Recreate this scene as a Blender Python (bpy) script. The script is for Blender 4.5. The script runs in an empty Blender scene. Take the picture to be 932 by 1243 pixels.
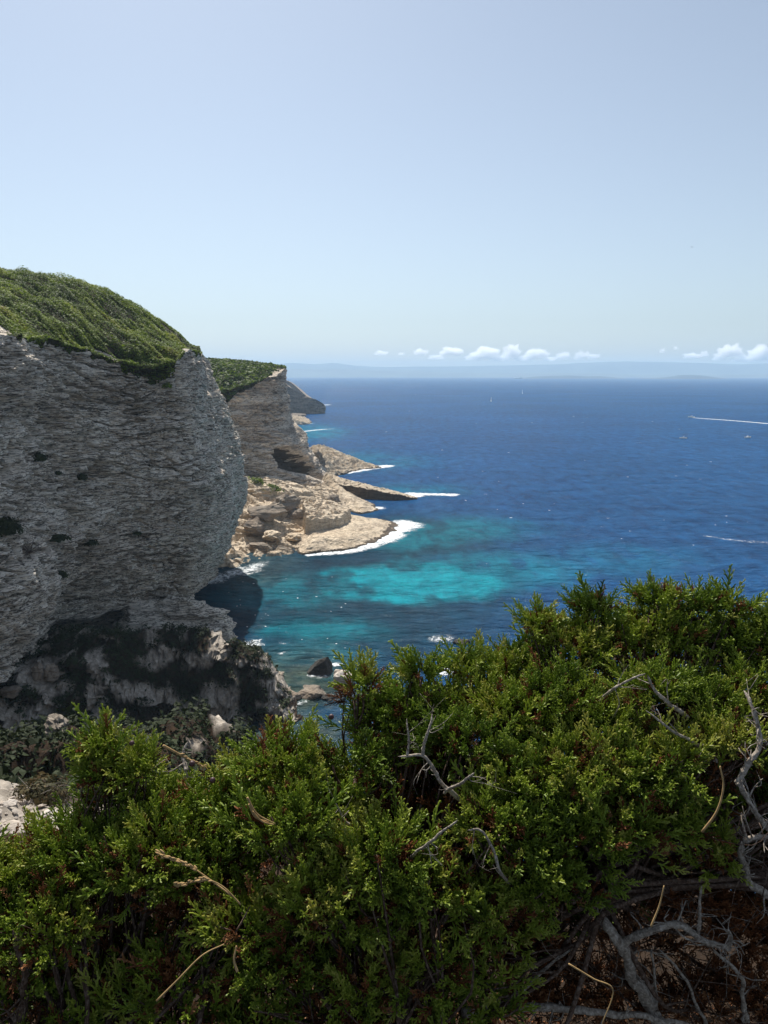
import bpy, math, random
import numpy as np
from mathutils import Vector, Matrix

R = math.radians
SC = bpy.context.scene
COL = SC.collection
rng = np.random.default_rng(7)
random.seed(7)

# ------------------------------------------------------------------ camera model (photo pixels 932 x 1243)
F_PX, CX, CY, EYE = 897.0, 466.0, 621.5, 55.0
PITCH = R(10.57)
CP, SP = math.cos(PITCH), math.sin(PITCH)


def ray(px, py):
    a = (np.asarray(px, float) - CX) / F_PX
    b = (np.asarray(py, float) - CY) / F_PX
    return np.stack([a + 0 * b, CP - b * SP + 0 * a, -SP - b * CP + 0 * a], -1)


def at(px, py, D):
    """world point on the sight line of a photo pixel at forward distance D"""
    d = ray(px, py)
    k = np.asarray(D, float) / d[..., 1]
    return np.array([0, 0, EYE]) + d * k[..., None]


def at_z(px, py, z=0.0):
    d = ray(px, py)
    k = (z - EYE) / d[..., 2]
    return np.array([0, 0, EYE]) + d * k[..., None]


def to_px(P):
    P = np.asarray(P, float)
    x, y, z = P[..., 0], P[..., 1], P[..., 2] - EYE
    f = y * CP - z * SP
    f = np.where(f > 1e-3, f, 1e-3)
    u = y * SP + z * CP
    return CX + F_PX * x / f, CY - F_PX * u / f


# ------------------------------------------------------------------ noise
def _h(ix, iy, iz, seed):
    h = (ix.astype(np.int64) * 374761393 + iy.astype(np.int64) * 668265263
         + iz.astype(np.int64) * 2147483647 + seed * 974634541) & 0xFFFFFFFF
    h = ((h ^ (h >> 13)) * 1274126177) & 0xFFFFFFFF
    h = ((h ^ (h >> 16)) * 2246822519) & 0xFFFFFFFF
    return h ^ (h >> 15)


def hash01(ix, iy=0, iz=0, seed=0):
    ix = np.asarray(ix)
    return _h(ix, np.asarray(iy) + 0 * ix, np.asarray(iz) + 0 * ix, seed) / 4294967295.0


def noise(x, y, z=0.0, seed=0):
    """gradient noise, about -1..1"""
    x, y, z = np.broadcast_arrays(np.asarray(x, float), np.asarray(y, float), np.asarray(z, float))
    xi, yi, zi = np.floor(x), np.floor(y), np.floor(z)
    fx, fy, fz = x - xi, y - yi, z - zi
    xi, yi, zi = xi.astype(np.int64), yi.astype(np.int64), zi.astype(np.int64)
    s = lambda t: t * t * t * (t * (t * 6 - 15) + 10)
    u, v, w = s(fx), s(fy), s(fz)
    out = 0
    for dx in (0, 1):
        for dy in (0, 1):
            for dz in (0, 1):
                h = _h(xi + dx, yi + dy, zi + dz, seed)
                gx = (h & 1023) / 511.5 - 1
                gy = ((h >> 10) & 1023) / 511.5 - 1
                gz = ((h >> 20) & 1023) / 511.5 - 1
                g = gx * (fx - dx) + gy * (fy - dy) + gz * (fz - dz)
                out = out + g * (u if dx else 1 - u) * (v if dy else 1 - v) * (w if dz else 1 - w)
    return out * 1.5


def fbm(x, y, z=0.0, seed=0, octs=4, gain=0.5):
    a, f, o = 1.0, 1.0, 0
    for k in range(octs):
        o = o + a * noise(np.asarray(x) * f + 13.7 * k, np.asarray(y) * f + 7.1 * k, np.asarray(z) * f, seed + k)
        a *= gain
        f *= 2.03
    return o


def sstep(a, b, x):
    t = np.clip((np.asarray(x, float) - a) / (b - a), 0, 1)
    return t * t * (3 - 2 * t)


class TPS:
    """smooth surface z(x,y) through control points"""
    def __init__(s, pts, lam=1e-3):
        P = np.array(pts, float)
        s.xy, zz = P[:, :2], P[:, 2]
        s.sc = np.ptp(s.xy, axis=0).max()
        X = s.xy / s.sc
        n = len(X)
        K = s.k(np.linalg.norm(X[:, None] - X[None], axis=-1)) + lam * np.eye(n)
        A = np.zeros((n + 3, n + 3))
        A[:n, :n] = K
        A[:n, n] = 1
        A[:n, n + 1:] = X
        A[n, :n] = 1
        A[n + 1:, :n] = X.T
        s.w = np.linalg.solve(A, np.concatenate([zz, [0, 0, 0]]))
        s.X = X

    @staticmethod
    def k(r):
        return np.where(r > 1e-9, r * r * np.log(np.maximum(r, 1e-9)), 0.0)

    def __call__(s, x, y):
        x, y = np.asarray(x, float) / s.sc, np.asarray(y, float) / s.sc
        o = s.w[-3] + s.w[-2] * x + s.w[-1] * y
        for (a, b), w in zip(s.X, s.w):
            o = o + w * s.k(np.hypot(x - a, y - b))
        return o


# ------------------------------------------------------------------ mesh helpers
def new_mesh(name, V, F, mat=None, parent=None, smooth=False, attrs=None):
    """V (n,3), F (m,3) or (m,4) int arrays -> ONE linked object"""
    V = np.ascontiguousarray(V, np.float32)
    F = np.ascontiguousarray(F, np.int32)
    me = bpy.data.meshes.new(name)
    me.vertices.add(len(V))
    me.vertices.foreach_set('co', V.ravel())
    k = F.shape[1]
    me.loops.add(F.size)
    me.loops.foreach_set('vertex_index', F.ravel())
    me.polygons.add(len(F))
    me.polygons.foreach_set('loop_start', np.arange(0, F.size, k, dtype=np.int32))
    me.polygons.foreach_set('loop_total', np.full(len(F), k, np.int32))
    me.polygons.foreach_set('use_smooth', np.full(len(F), smooth, bool))
    for an, av in (attrs or {}).items():
        a = me.attributes.new(an, 'FLOAT', 'POINT')
        a.data.foreach_set('value', np.ascontiguousarray(av, np.float32).ravel())
    me.update(calc_edges=True)
    me.validate()
    o = bpy.data.objects.new(name, me)
    COL.objects.link(o)
    if mat:
        me.materials.append(mat)
    if parent:
        o.parent = parent
        o.matrix_parent_inverse = Matrix.Translation(parent.location).inverted()
    return o


def grid_faces(n, m):
    i = np.arange(n * m).reshape(n, m)
    return np.stack([i[:-1, :-1], i[1:, :-1], i[1:, 1:], i[:-1, 1:]], -1).reshape(-1, 4)


def tag(o, label=None, cat=None, group=None, kind=None):
    if label: o['label'] = label
    if cat: o['category'] = cat
    if group: o['group'] = group
    if kind: o['kind'] = kind
    return o


def empty(name, loc):
    o = bpy.data.objects.new(name, None)
    o.location = Vector([float(c) for c in loc])
    o.empty_display_size = 0.1
    COL.objects.link(o)
    return o


class Bag:
    """collects tri/quad pieces as triangles"""
    def __init__(s):
        s.V, s.F, s.A, s.n = [], [], [], 0

    def add(s, V, F, a=0.0):
        V = np.asarray(V, float)
        F = np.asarray(F, int)
        if F.shape[1] == 4:
            F = np.concatenate([F[:, [0, 1, 2]], F[:, [0, 2, 3]]])
        s.V.append(V)
        s.F.append(F + s.n)
        s.A.append(np.broadcast_to(np.asarray(a, float), (len(V),)))
        s.n += len(V)

    def obj(s, name, mat, parent=None, smooth=False):
        return new_mesh(name, np.concatenate(s.V), np.concatenate(s.F), mat, parent, smooth,
                        {'tint': np.concatenate(s.A)})


def frame_of(d):
    d = d / np.linalg.norm(d)
    a = np.array([0, 0, 1.0]) if abs(d[2]) < 0.9 else np.array([1.0, 0, 0])
    u = np.cross(a, d)
    u /= np.linalg.norm(u)
    return u, np.cross(d, u), d


def tube(pts, rad, ns=8, bump=0.0, seed=0):
    pts = np.asarray(pts, float)
    n = len(pts)
    rad = np.broadcast_to(np.asarray(rad, float), (n,))
    tan = np.gradient(pts, axis=0)
    u = frame_of(tan[0])[0]
    V = []
    for i in range(n):
        d = tan[i] / (np.linalg.norm(tan[i]) + 1e-12)
        u = u - d * (u @ d)
        u /= np.linalg.norm(u) + 1e-12
        v = np.cross(d, u)
        th = np.linspace(0, 2 * np.pi, ns, endpoint=False)
        r = rad[i] * np.ones(ns)
        if bump:
            r = r * (1 + bump * noise(np.cos(th) * 1.3 + seed, np.sin(th) * 1.3, i * 0.45, seed))
        V.append(pts[i] + r[:, None] * (np.cos(th)[:, None] * u + np.sin(th)[:, None] * v))
    V = np.concatenate(V + [pts[:1], pts[-1:]])
    F = []
    for i in range(n - 1):
        for k in range(ns):
            a, b = i * ns + k, i * ns + (k + 1) % ns
            F.append((a, b, b + ns))
            F.append((a, b + ns, a + ns))
    for k in range(ns):
        F.append((n * ns, (k + 1) % ns, k))
        F.append((n * ns + 1, (n - 1) * ns + k, (n - 1) * ns + (k + 1) % ns))
    return V, np.array(F)


def smooth_path(P, n):
    P = np.asarray(P, float)
    Q = np.concatenate([[2 * P[0] - P[1]], P, [2 * P[-1] - P[-2]]])
    out = []
    for t in np.linspace(0, len(P) - 1 - 1e-6, n):
        i = int(t)
        f = t - i
        a, b, c, d = Q[i], Q[i + 1], Q[i + 2], Q[i + 3]
        out.append(0.5 * ((2 * b) + (c - a) * f + (2 * a - 5 * b + 4 * c - d) * f * f + (3 * b - 3 * c + d - a) * f ** 3))
    return np.array(out)


def ico(sub):
    import bmesh
    bm = bmesh.new()
    bmesh.ops.create_icosphere(bm, subdivisions=sub, radius=1)
    V = np.array([v.co[:] for v in bm.verts])
    F = np.array([[v.index for v in f.verts] for f in bm.faces])
    bm.free()
    return V, F


# ------------------------------------------------------------------ material helpers
def mat_new(name):
    m = bpy.data.materials.new(name)
    m.use_nodes = True
    nt = m.node_tree
    nt.nodes.clear()
    return m, nt, nt.nodes, nt.links


def N(nodes, kind, **kw):
    n = nodes.new(kind)
    for k, v in kw.items():
        if k.startswith('i_'):
            n.inputs[k[2:].replace('_', ' ')].default_value = v
        else:
            setattr(n, k, v)
    return n


def ramp(nodes, stops, interp='LINEAR'):
    r = nodes.new('ShaderNodeValToRGB')
    r.color_ramp.interpolation = interp
    els = r.color_ramp.elements
    while len(els) < len(stops):
        els.new(0.5)
    for e, (p, c) in zip(els, stops):
        e.position = p
        e.color = (*c, 1) if len(c) == 3 else c
    return r


def rock_mat(name, pale, grey, dark, rust, scale=1.0, bump=0.6, strat=1.0, band=0.0, lines=0.0, lift=0.0):
    m, nt, nd, ln = mat_new(name)
    out = N(nd, 'ShaderNodeOutputMaterial')
    bs = N(nd, 'ShaderNodeBsdfPrincipled', i_Roughness=0.93)
    bs.inputs['Specular IOR Level'].default_value = 0.15
    ln.new(bs.outputs[0], out.inputs[0])
    geo = N(nd, 'ShaderNodeNewGeometry')
    st = N(nd, 'ShaderNodeMapping')
    st.inputs['Scale'].default_value = (0.16 * scale, 0.16 * scale, 1.3 * scale * strat)
    ln.new(geo.outputs['Position'], st.inputs[0])
    n1 = N(nd, 'ShaderNodeTexNoise', i_Scale=1.0, i_Detail=9.0, i_Roughness=0.62, i_Distortion=0.5)
    ln.new(st.outputs[0], n1.inputs['Vector'])
    n2 = N(nd, 'ShaderNodeTexNoise', i_Scale=0.07 * scale, i_Detail=6.0, i_Roughness=0.6)
    ln.new(geo.outputs['Position'], n2.inputs['Vector'])
    n3 = N(nd, 'ShaderNodeTexNoise', i_Scale=1.7 * scale, i_Detail=7.0, i_Roughness=0.7)
    ln.new(geo.outputs['Position'], n3.inputs['Vector'])
    r1 = ramp(nd, [(0.30 - .08 * lift, dark), (0.45 - .08 * lift, grey), (0.62 - .08 * lift, pale)])
    ln.new(n1.outputs[0], r1.inputs[0])
    r2 = ramp(nd, [(0.42, (0, 0, 0)), (0.66, (1, 1, 1))])
    ln.new(n2.outputs[0], r2.inputs[0])
    mx = N(nd, 'ShaderNodeMixRGB', blend_type='MIX')
    ml = N(nd, 'ShaderNodeMath', operation='MULTIPLY')
    ml.inputs[1].default_value = 0.7 - .35 * lift
    ln.new(r2.outputs[0], ml.inputs[0])
    ln.new(ml.outputs[0], mx.inputs[0])
    ln.new(r1.outputs[0], mx.inputs[1])
    mx.inputs[2].default_value = (*rust, 1)
    r3 = ramp(nd, [(0.3, (0.55, 0.55, 0.57)), (0.6, (1, 1, 1)), (0.75, (1.12, 1.1, 1.06))])
    ln.new(n3.outputs[0], r3.inputs[0])
    mu = N(nd, 'ShaderNodeMixRGB', blend_type='MULTIPLY')
    mu.inputs[0].default_value = 0.85 - .3 * lift
    ln.new(mx.outputs[0], mu.inputs[1])
    ln.new(r3.outputs[0], mu.inputs[2])
    csock = mu.outputs[0]
    hsock = None
    if lines:
        # thin dark weathered partings between the beds
        for k, (sx, sz, w0) in enumerate(((.16, 1.5, .013), (.38, 3.4, .017))):
            mp = N(nd, 'ShaderNodeMapping')
            mp.inputs['Scale'].default_value = (sx * scale, sx * scale, sz * scale)
            mp.inputs['Location'].default_value = (3.1 * k, 1.7, 9.3 * k)
            mp.inputs['Rotation'].default_value = (R(4), R(-5 + 8 * k), 0)
            ln.new(geo.outputs['Position'], mp.inputs[0])
            nz = N(nd, 'ShaderNodeTexNoise', i_Scale=1.0, i_Detail=4.0, i_Roughness=0.55, i_Distortion=0.35)
            ln.new(mp.outputs[0], nz.inputs['Vector'])
            rr = ramp(nd, [(.5 - 2.2 * w0, (1, 1, 1)), (.5 - .6 * w0, (.16, .15, .14)), (.5 + .6 * w0, (.16, .15, .14)), (.5 + 2.2 * w0, (1, 1, 1))])
            ln.new(nz.outputs[0], rr.inputs[0])
            mm = N(nd, 'ShaderNodeMixRGB', blend_type='MULTIPLY')
            mm.inputs[0].default_value = lines
            ln.new(csock, mm.inputs[1])
            ln.new(rr.outputs[0], mm.inputs[2])
            csock = mm.outputs[0]
    if band:
        mp = N(nd, 'ShaderNodeMapping')
        mp.inputs['Scale'].default_value = (.012, .012, .26)
        ln.new(geo.outputs['Position'], mp.inputs[0])
        nz = N(nd, 'ShaderNodeTexNoise', i_Scale=1.0, i_Detail=5.0, i_Roughness=0.7)
        ln.new(mp.outputs[0], nz.inputs['Vector'])
        rr = ramp(nd, [(.36, (.45, .42, .40)), (.5, (.9, .9, .9)), (.62, (1.15, 1.15, 1.15))])
        ln.new(nz.outputs[0], rr.inputs[0])
        mm = N(nd, 'ShaderNodeMixRGB', blend_type='MULTIPLY')
        mm.inputs[0].default_value = band
        ln.new(csock, mm.inputs[1])
        ln.new(rr.outputs[0], mm.inputs[2])
        csock = mm.outputs[0]
    ln.new(csock, bs.inputs['Base Color'])
    bp = N(nd, 'ShaderNodeBump', i_Strength=bump, i_Distance=0.5 / scale)
    ad = N(nd, 'ShaderNodeMath', operation='ADD')
    ln.new(n1.outputs[0], ad.inputs[0])
    ln.new(n3.outputs[0], ad.inputs[1])
    ln.new(ad.outputs[0], bp.inputs['Height'])
    ln.new(bp.outputs[0], bs.inputs['Normal'])
    return m


def leaf_mat(name, stops, transl=0.3, rough=0.5, spec=0.25, nscale=0.0):
    """colour follows the per-leaf tint attribute"""
    m, nt, nd, ln = mat_new(name)
    out = N(nd, 'ShaderNodeOutputMaterial')
    at_ = N(nd, 'ShaderNodeAttribute', attribute_name='tint')
    src = at_.outputs['Fac']
    if nscale:
        g = N(nd, 'ShaderNodeNewGeometry')
        nz = N(nd, 'ShaderNodeTexNoise', i_Scale=nscale, i_Detail=3.0)
        ln.new(g.outputs['Position'], nz.inputs['Vector'])
        a1 = N(nd, 'ShaderNodeMath', operation='MULTIPLY_ADD')
        a1.inputs[1].default_value = 0.9
        ln.new(nz.outputs[0], a1.inputs[0])
        a2 = N(nd, 'ShaderNodeMath', operation='SUBTRACT')
        ln.new(src, a2.inputs[0])
        a2.inputs[1].default_value = 0.45
        ln.new(a2.outputs[0], a1.inputs[2])
        src = a1.outputs[0]
    r = ramp(nd, stops)
    ln.new(src, r.inputs[0])
    bs = N(nd, 'ShaderNodeBsdfPrincipled', i_Roughness=rough)
    bs.inputs['Specular IOR Level'].default_value = spec
    ln.new(r.outputs[0], bs.inputs['Base Color'])
    tr = N(nd, 'ShaderNodeBsdfTranslucent')
    ln.new(r.outputs[0], tr.inputs[0])
    mx = N(nd, 'ShaderNodeMixShader')
    mx.inputs[0].default_value = transl
    ln.new(bs.outputs[0], mx.inputs[1])
    ln.new(tr.outputs[0], mx.inputs[2])
    ln.new(mx.outputs[0], out.inputs[0])
    return m


def plain_mat(name, col, rough=0.6, nscale=3.0, var=0.25, spec=0.3):
    m, nt, nd, ln = mat_new(name)
    out = N(nd, 'ShaderNodeOutputMaterial')
    bs = N(nd, 'ShaderNodeBsdfPrincipled', i_Roughness=rough)
    bs.inputs['Specular IOR Level'].default_value = spec
    tc = N(nd, 'ShaderNodeTexCoord')
    nz = N(nd, 'ShaderNodeTexNoise', i_Scale=nscale, i_Detail=5.0)
    ln.new(tc.outputs['Object'], nz.inputs['Vector'])
    c = np.array(col)
    r = ramp(nd, [(0.3, tuple(c * (1 - var))), (0.7, tuple(np.minimum(c * (1 + var), 1)))])
    ln.new(nz.outputs[0], r.inputs[0])
    ln.new(r.outputs[0], bs.inputs['Base Color'])
    ln.new(bs.outputs[0], out.inputs[0])
    return m
# ------------------------------------------------------------------ camera, sky, sun
cam = bpy.data.cameras.new('camera')
cam.sensor_fit = 'VERTICAL'
cam.sensor_height = 36.0
cam.sensor_width = 27.0
cam.lens = 36.0 * F_PX / 1243.0
cam.clip_start = 0.02
cam.clip_end = 200000.0
camo = bpy.data.objects.new('camera', cam)
camo.location = (0, 0, EYE)
camo.rotation_euler = (math.pi / 2 - PITCH, 0, 0)
COL.objects.link(camo)
SC.camera = camo

SUN_AZ, SUN_EL = R(-18), R(50)
w = bpy.data.worlds.new('World')
SC.world = w
w.use_nodes = True
wn, wl = w.node_tree.nodes, w.node_tree.links
bg = wn['Background']
sky = wn.new('ShaderNodeTexSky')
sky.sky_type = 'NISHITA'
sky.sun_disc = False
sky.sun_elevation = SUN_EL
sky.sun_rotation = SUN_AZ
sky.altitude = 0
sky.air_density = 1.1
sky.dust_density = 0.7
sky.ozone_density = 5.0
hs = wn.new('ShaderNodeHueSaturation')
hs.inputs['Saturation'].default_value = 0.60
wl.new(sky.outputs[0], hs.inputs['Color'])
tn = wn.new('ShaderNodeMixRGB')
tn.blend_type = 'MULTIPLY'
tn.inputs[0].default_value = 1.0
tn.inputs[2].default_value = (0.94, 0.968, 0.968, 1)
wl.new(hs.outputs[0], tn.inputs[1])
wl.new(tn.outputs[0], bg.inputs[0])
bg.inputs[1].default_value = 0.075
sl = bpy.data.lights.new('sun', 'SUN')
sl.energy = 5.0
sl.angle = R(0.55)
sl.color = (1.0, 0.955, 0.88)
so = bpy.data.objects.new('sun', sl)
SDIR = Vector((math.sin(SUN_AZ) * math.cos(SUN_EL), math.cos(SUN_AZ) * math.cos(SUN_EL), math.sin(SUN_EL)))
so.rotation_euler = SDIR.to_track_quat('Z', 'Y').to_euler()
so.location = (-60, 40, 160)
COL.objects.link(so)
SC.view_settings.view_transform = 'Standard'
SC.view_settings.look = 'None'
SC.view_settings.exposure = 0.6
SC.view_settings.gamma = 1.0
SC.view_settings.use_curve_mapping = False
SC.cycles.use_denoising = True
SC.cycles.max_bounces = 28
SC.cycles.diffuse_bounces = 4
SC.cycles.glossy_bounces = 3
SC.cycles.transmission_bounces = 4
SC.cycles.transparent_max_bounces = 12
SC.cycles.volume_bounces = 24
SC.cycles.sample_clamp_indirect = 6.0

# ------------------------------------------------------------------ sea
def build_sea():
    ang = np.concatenate([np.linspace(-180, -42, 24)[:-1], np.linspace(-42, 42, 300), np.linspace(42, 180, 24)[1:]])
    rr = [0.5, 20.0, 45.0]
    r = 62.0
    while r < 17000:
        rr.append(r)
        r *= 1.0125 if r < 1500 else 1.03
    rr = np.array(rr)
    A, Q = np.meshgrid(np.radians(ang), rr)
    X, Y = Q * np.sin(A), Q * np.cos(A)
    Z = 0 * X
    px, py = to_px(np.stack([X, Y, Z], -1))
    front = (np.abs(A) < R(44)) & (Q > 60)
    nz = fbm(X / 30, Y / 42, 0, 11, 5)
    nf = fbm(X / 9, Y / 14, 0, 12, 4)

    def ell(cx, cy, rx, ry, soft=0.35, wob=0.22):
        d = np.hypot((px - cx) / rx, (py - cy) / ry) + wob * nz + 0.10 * nf
        return 1 - sstep(1 - soft, 1 + soft, d)
    # pale sand shows turquoise, rock and weed show dark
    t = np.maximum.reduce([ell(498, 708, 108, 25, .18, .36), 0.48 * ell(600, 694, 105, 22, .6), 0.20 * ell(730, 682, 110, 18, .7),
                           0.40 * ell(560, 643, 85, 14, .6), 0.5 * ell(500, 655, 60, 12, .6), 0.55 * ell(380, 765, 75, 14, .7),
                           0.40 * ell(330, 720, 70, 22, .6), 0.5 * ell(375, 525, 40, 9, .7), 0.30 * ell(440, 560, 70, 10, .8),
                           0.5 * ell(370, 800, 60, 25, .7), 0.3 * ell(500, 595, 60, 7, .8)])
    weed = sstep(0.14, 0.36, fbm(X / 12, Y / 26, 3, 31, 5) + 0.15 * nf)
    t = t * (1 - 0.65 * weed)
    # the bay is green-dark near the shore
    bay = np.maximum(ell(380, 730, 240, 95, .5), ell(480, 655, 150, 30, .6))
    shallow = np.maximum.reduce([ell(360, 835, 80, 50, .5), .9 * ell(345, 890, 110, 40, .5), 0.5 * ell(300, 690, 50, 25, .8)])
    t, bay, shallow = [np.where(front, k, 0) for k in (t, bay, shallow)]
    V = np.stack([X, Y, Z], -1).reshape(-1, 3)
    m, nt, nd, ln = mat_new('sea_water')
    out = N(nd, 'ShaderNodeOutputMaterial')
    bs = N(nd, 'ShaderNodeBsdfDiffuse')
    gl = N(nd, 'ShaderNodeBsdfGlossy', i_Roughness=0.12)
    fr = N(nd, 'ShaderNodeFresnel', i_IOR=1.33)
    fm = N(nd, 'ShaderNodeMath', operation='MULTIPLY')
    fm.inputs[1].default_value = 0.30      # wave slopes turn most grazing reflection upward
    ln.new(fr.outputs[0], fm.inputs[0])
    wm = N(nd, 'ShaderNodeMixShader')
    ln.new(fm.outputs[0], wm.inputs[0])
    ln.new(bs.outputs[0], wm.inputs[1])
    ln.new(gl.outputs[0], wm.inputs[2])
    geo = N(nd, 'ShaderNodeNewGeometry')
    at_t = N(nd, 'ShaderNodeAttribute', attribute_name='sand')
    at_b = N(nd, 'ShaderNodeAttribute', attribute_name='bay')
    at_s = N(nd, 'ShaderNodeAttribute', attribute_name='shallow')
    big = N(nd, 'ShaderNodeTexNoise', i_Scale=0.006, i_Detail=5.0)
    ln.new(geo.outputs['Position'], big.inputs['Vector'])
    deep = ramp(nd, [(0.35, (0.006, 0.048, 0.140)), (0.65, (0.008, 0.064, 0.180))])
    ln.new(big.outputs[0], deep.inputs[0])

    def mix(fac, a, b, k=1.0):
        x = N(nd, 'ShaderNodeMixRGB')
        ln.new(fac, x.inputs[0])
        ln.new(a, x.inputs[1])
        if isinstance(b, tuple):
            x.inputs[2].default_value = (*b, 1)
        else:
            ln.new(b, x.inputs[2])
        return x.outputs[0]
    c = mix(at_b.outputs['Fac'], deep.outputs[0], (0.005, 0.034, 0.062))
    c = mix(at_t.outputs['Fac'], c, (0.002, 0.20, 0.265))
    stn = N(nd, 'ShaderNodeTexNoise', i_Scale=0.35, i_Detail=5.0, i_Roughness=0.65)
    ln.new(geo.outputs['Position'], stn.inputs['Vector'])
    st = ramp(nd, [(0.38, (0.018, 0.045, 0.048)), (0.6, (0.06, 0.085, 0.07)), (0.75, (0.12, 0.13, 0.10))])
    ln.new(stn.outputs[0], st.inputs[0])
    c = mix(at_s.outputs['Fac'], c, st.outputs[0])
    # small waves; their light and dark is also painted into the water colour
    mp = N(nd, 'ShaderNodeMapping')
    mp.inputs['Rotation'].default_value = (0, 0, R(18))
    mp.inputs['Scale'].default_value = (0.55, 1.0, 1.0)
    ln.new(geo.outputs['Position'], mp.inputs[0])
    w1 = N(nd, 'ShaderNodeTexNoise', i_Scale=0.42, i_Detail=6.0, i_Roughness=0.62, i_Distortion=0.4)
    w2 = N(nd, 'ShaderNodeTexNoise', i_Scale=0.085, i_Detail=4.0, i_Roughness=0.55)
    ln.new(mp.outputs[0], w1.inputs['Vector'])
    ln.new(mp.outputs[0], w2.inputs['Vector'])
    ad = N(nd, 'ShaderNodeMath', operation='MULTIPLY_ADD')
    ln.new(w2.outputs[0], ad.inputs[0])
    ad.inputs[1].default_value = 2.6
    ln.new(w1.outputs[0], ad.inputs[2])
    bp = N(nd, 'ShaderNodeBump', i_Strength=1.0, i_Distance=2.2)
    ln.new(ad.outputs[0], bp.inputs['Height'])
    m4 = N(nd, 'ShaderNodeMapping')
    m4.inputs['Rotation'].default_value = (0, 0, R(8))
    m4.inputs['Scale'].default_value = (.15, .07, .1)
    ln.new(geo.outputs['Position'], m4.inputs[0])
    n4 = N(nd, 'ShaderNodeTexNoise', i_Scale=1.0, i_Detail=6.0, i_Roughness=0.72, i_Distortion=0.3)
    ln.new(m4.outputs[0], n4.inputs['Vector'])
    r4 = ramp(nd, [(.30, (.46, .52, .6)), (.5, (.97, .97, .97)), (.70, (1.45, 1.4, 1.32))])  # wave light and shade streaks, multiplied into the colour
    ln.new(n4.outputs[0], r4.inputs[0])
    mu = N(nd, 'ShaderNodeMixRGB', blend_type='MULTIPLY')
    mu.inputs[0].default_value = 1.0
    ln.new(c, mu.inputs[1])
    ln.new(r4.outputs[0], mu.inputs[2])
    c = mu.outputs[0]
    for s_ in (bs, gl, fr):
        ln.new(bp.outputs[0], s_.inputs['Normal'])
    ln.new(c, bs.inputs['Color'])
    ln.new(wm.outputs[0], out.inputs[0])
    o = new_mesh('sea', V, grid_faces(*X.shape)[:, ::-1], m, smooth=True,
                 attrs={'sand': t.ravel(), 'bay': bay.ravel(), 'shallow': shallow.ravel()})
    # merge the seam angle
    o['kind'] = 'structure'
    return o


build_sea()

# ------------------------------------------------------------------ foam
def foam_material():
    m, nt, nd, ln = mat_new('foam_white')
    out = N(nd, 'ShaderNodeOutputMaterial')
    df = N(nd, 'ShaderNodeBsdfDiffuse')
    df.inputs[0].default_value = (0.82, 0.85, 0.86, 1)
    tp = N(nd, 'ShaderNodeBsdfTransparent')
    mx = N(nd, 'ShaderNodeMixShader')
    a = N(nd, 'ShaderNodeAttribute', attribute_name='tint')
    g = N(nd, 'ShaderNodeNewGeometry')
    nz = N(nd, 'ShaderNodeTexNoise', i_Scale=0.55, i_Detail=8.0, i_Roughness=0.78, i_Distortion=1.2)
    ln.new(g.outputs['Position'], nz.inputs['Vector'])
    ad = N(nd, 'ShaderNodeMath', operation='ADD')
    am = N(nd, 'ShaderNodeMath', operation='MULTIPLY')
    am.inputs[1].default_value = 0.66
    ln.new(a.outputs['Fac'], am.inputs[0])
    ln.new(am.outputs[0], ad.inputs[0])
    ln.new(nz.outputs[0], ad.inputs[1])
    mr = N(nd, 'ShaderNodeMapRange', interpolation_type='SMOOTHSTEP')
    mr.inputs['From Min'].default_value = 0.92
    mr.inputs['From Max'].default_value = 1.22
    ln.new(ad.outputs[0], mr.inputs[0])
    ln.new(mr.outputs[0], mx.inputs[0])
    ln.new(tp.outputs[0], mx.inputs[1])
    ln.new(df.outputs[0], mx.inputs[2])
    ln.new(mx.outputs[0], out.inputs[0])
    return m


FOAM = foam_material()


def foam_strip(bag, pts_px, wid, amt, fade=(0.1, 0.4), res=1.0, z=0.10):
    """ribbon of foam along a photo path on the water; wid in metres (start..end), amt = density"""
    pts = np.array([at_z(p[0], p[1], 0.0) for p in pts_px])
    L = np.linalg.norm(np.diff(pts, axis=0), axis=1).sum()
    n = int(np.clip(L / res, 12, 260))
    P = smooth_path(pts, n)
    T = np.gradient(P, axis=0)
    T /= np.linalg.norm(T, axis=1)[:, None] + 1e-9
    S = np.stack([-T[:, 1], T[:, 0], 0 * T[:, 0]], -1)
    t = np.linspace(0, 1, n)
    W = np.interp(t, np.linspace(0, 1, len(wid)), wid)
    W = W * 1.25
    wob = 1 + 0.35 * fbm(P[:, 0] / 5, P[:, 1] / 5, 0, 5, 3)
    m = 9
    v = np.linspace(-1, 1, m)
    G = P[:, None] + S[:, None] * (v[None, :, None] * (W * wob)[:, None, None])
    G[..., 2] = z + 0.05 * (1 - v ** 2)
    a = amt * (1 - v[None] ** 2) ** 0.7 * (np.minimum(1, t / max(fade[0], 1e-3)) * np.minimum(1, (1 - t) / max(fade[1], 1e-3)))[:, None]
    bag.add(G.reshape(-1, 3), grid_faces(n, m), a.ravel())


surf = Bag()
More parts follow.
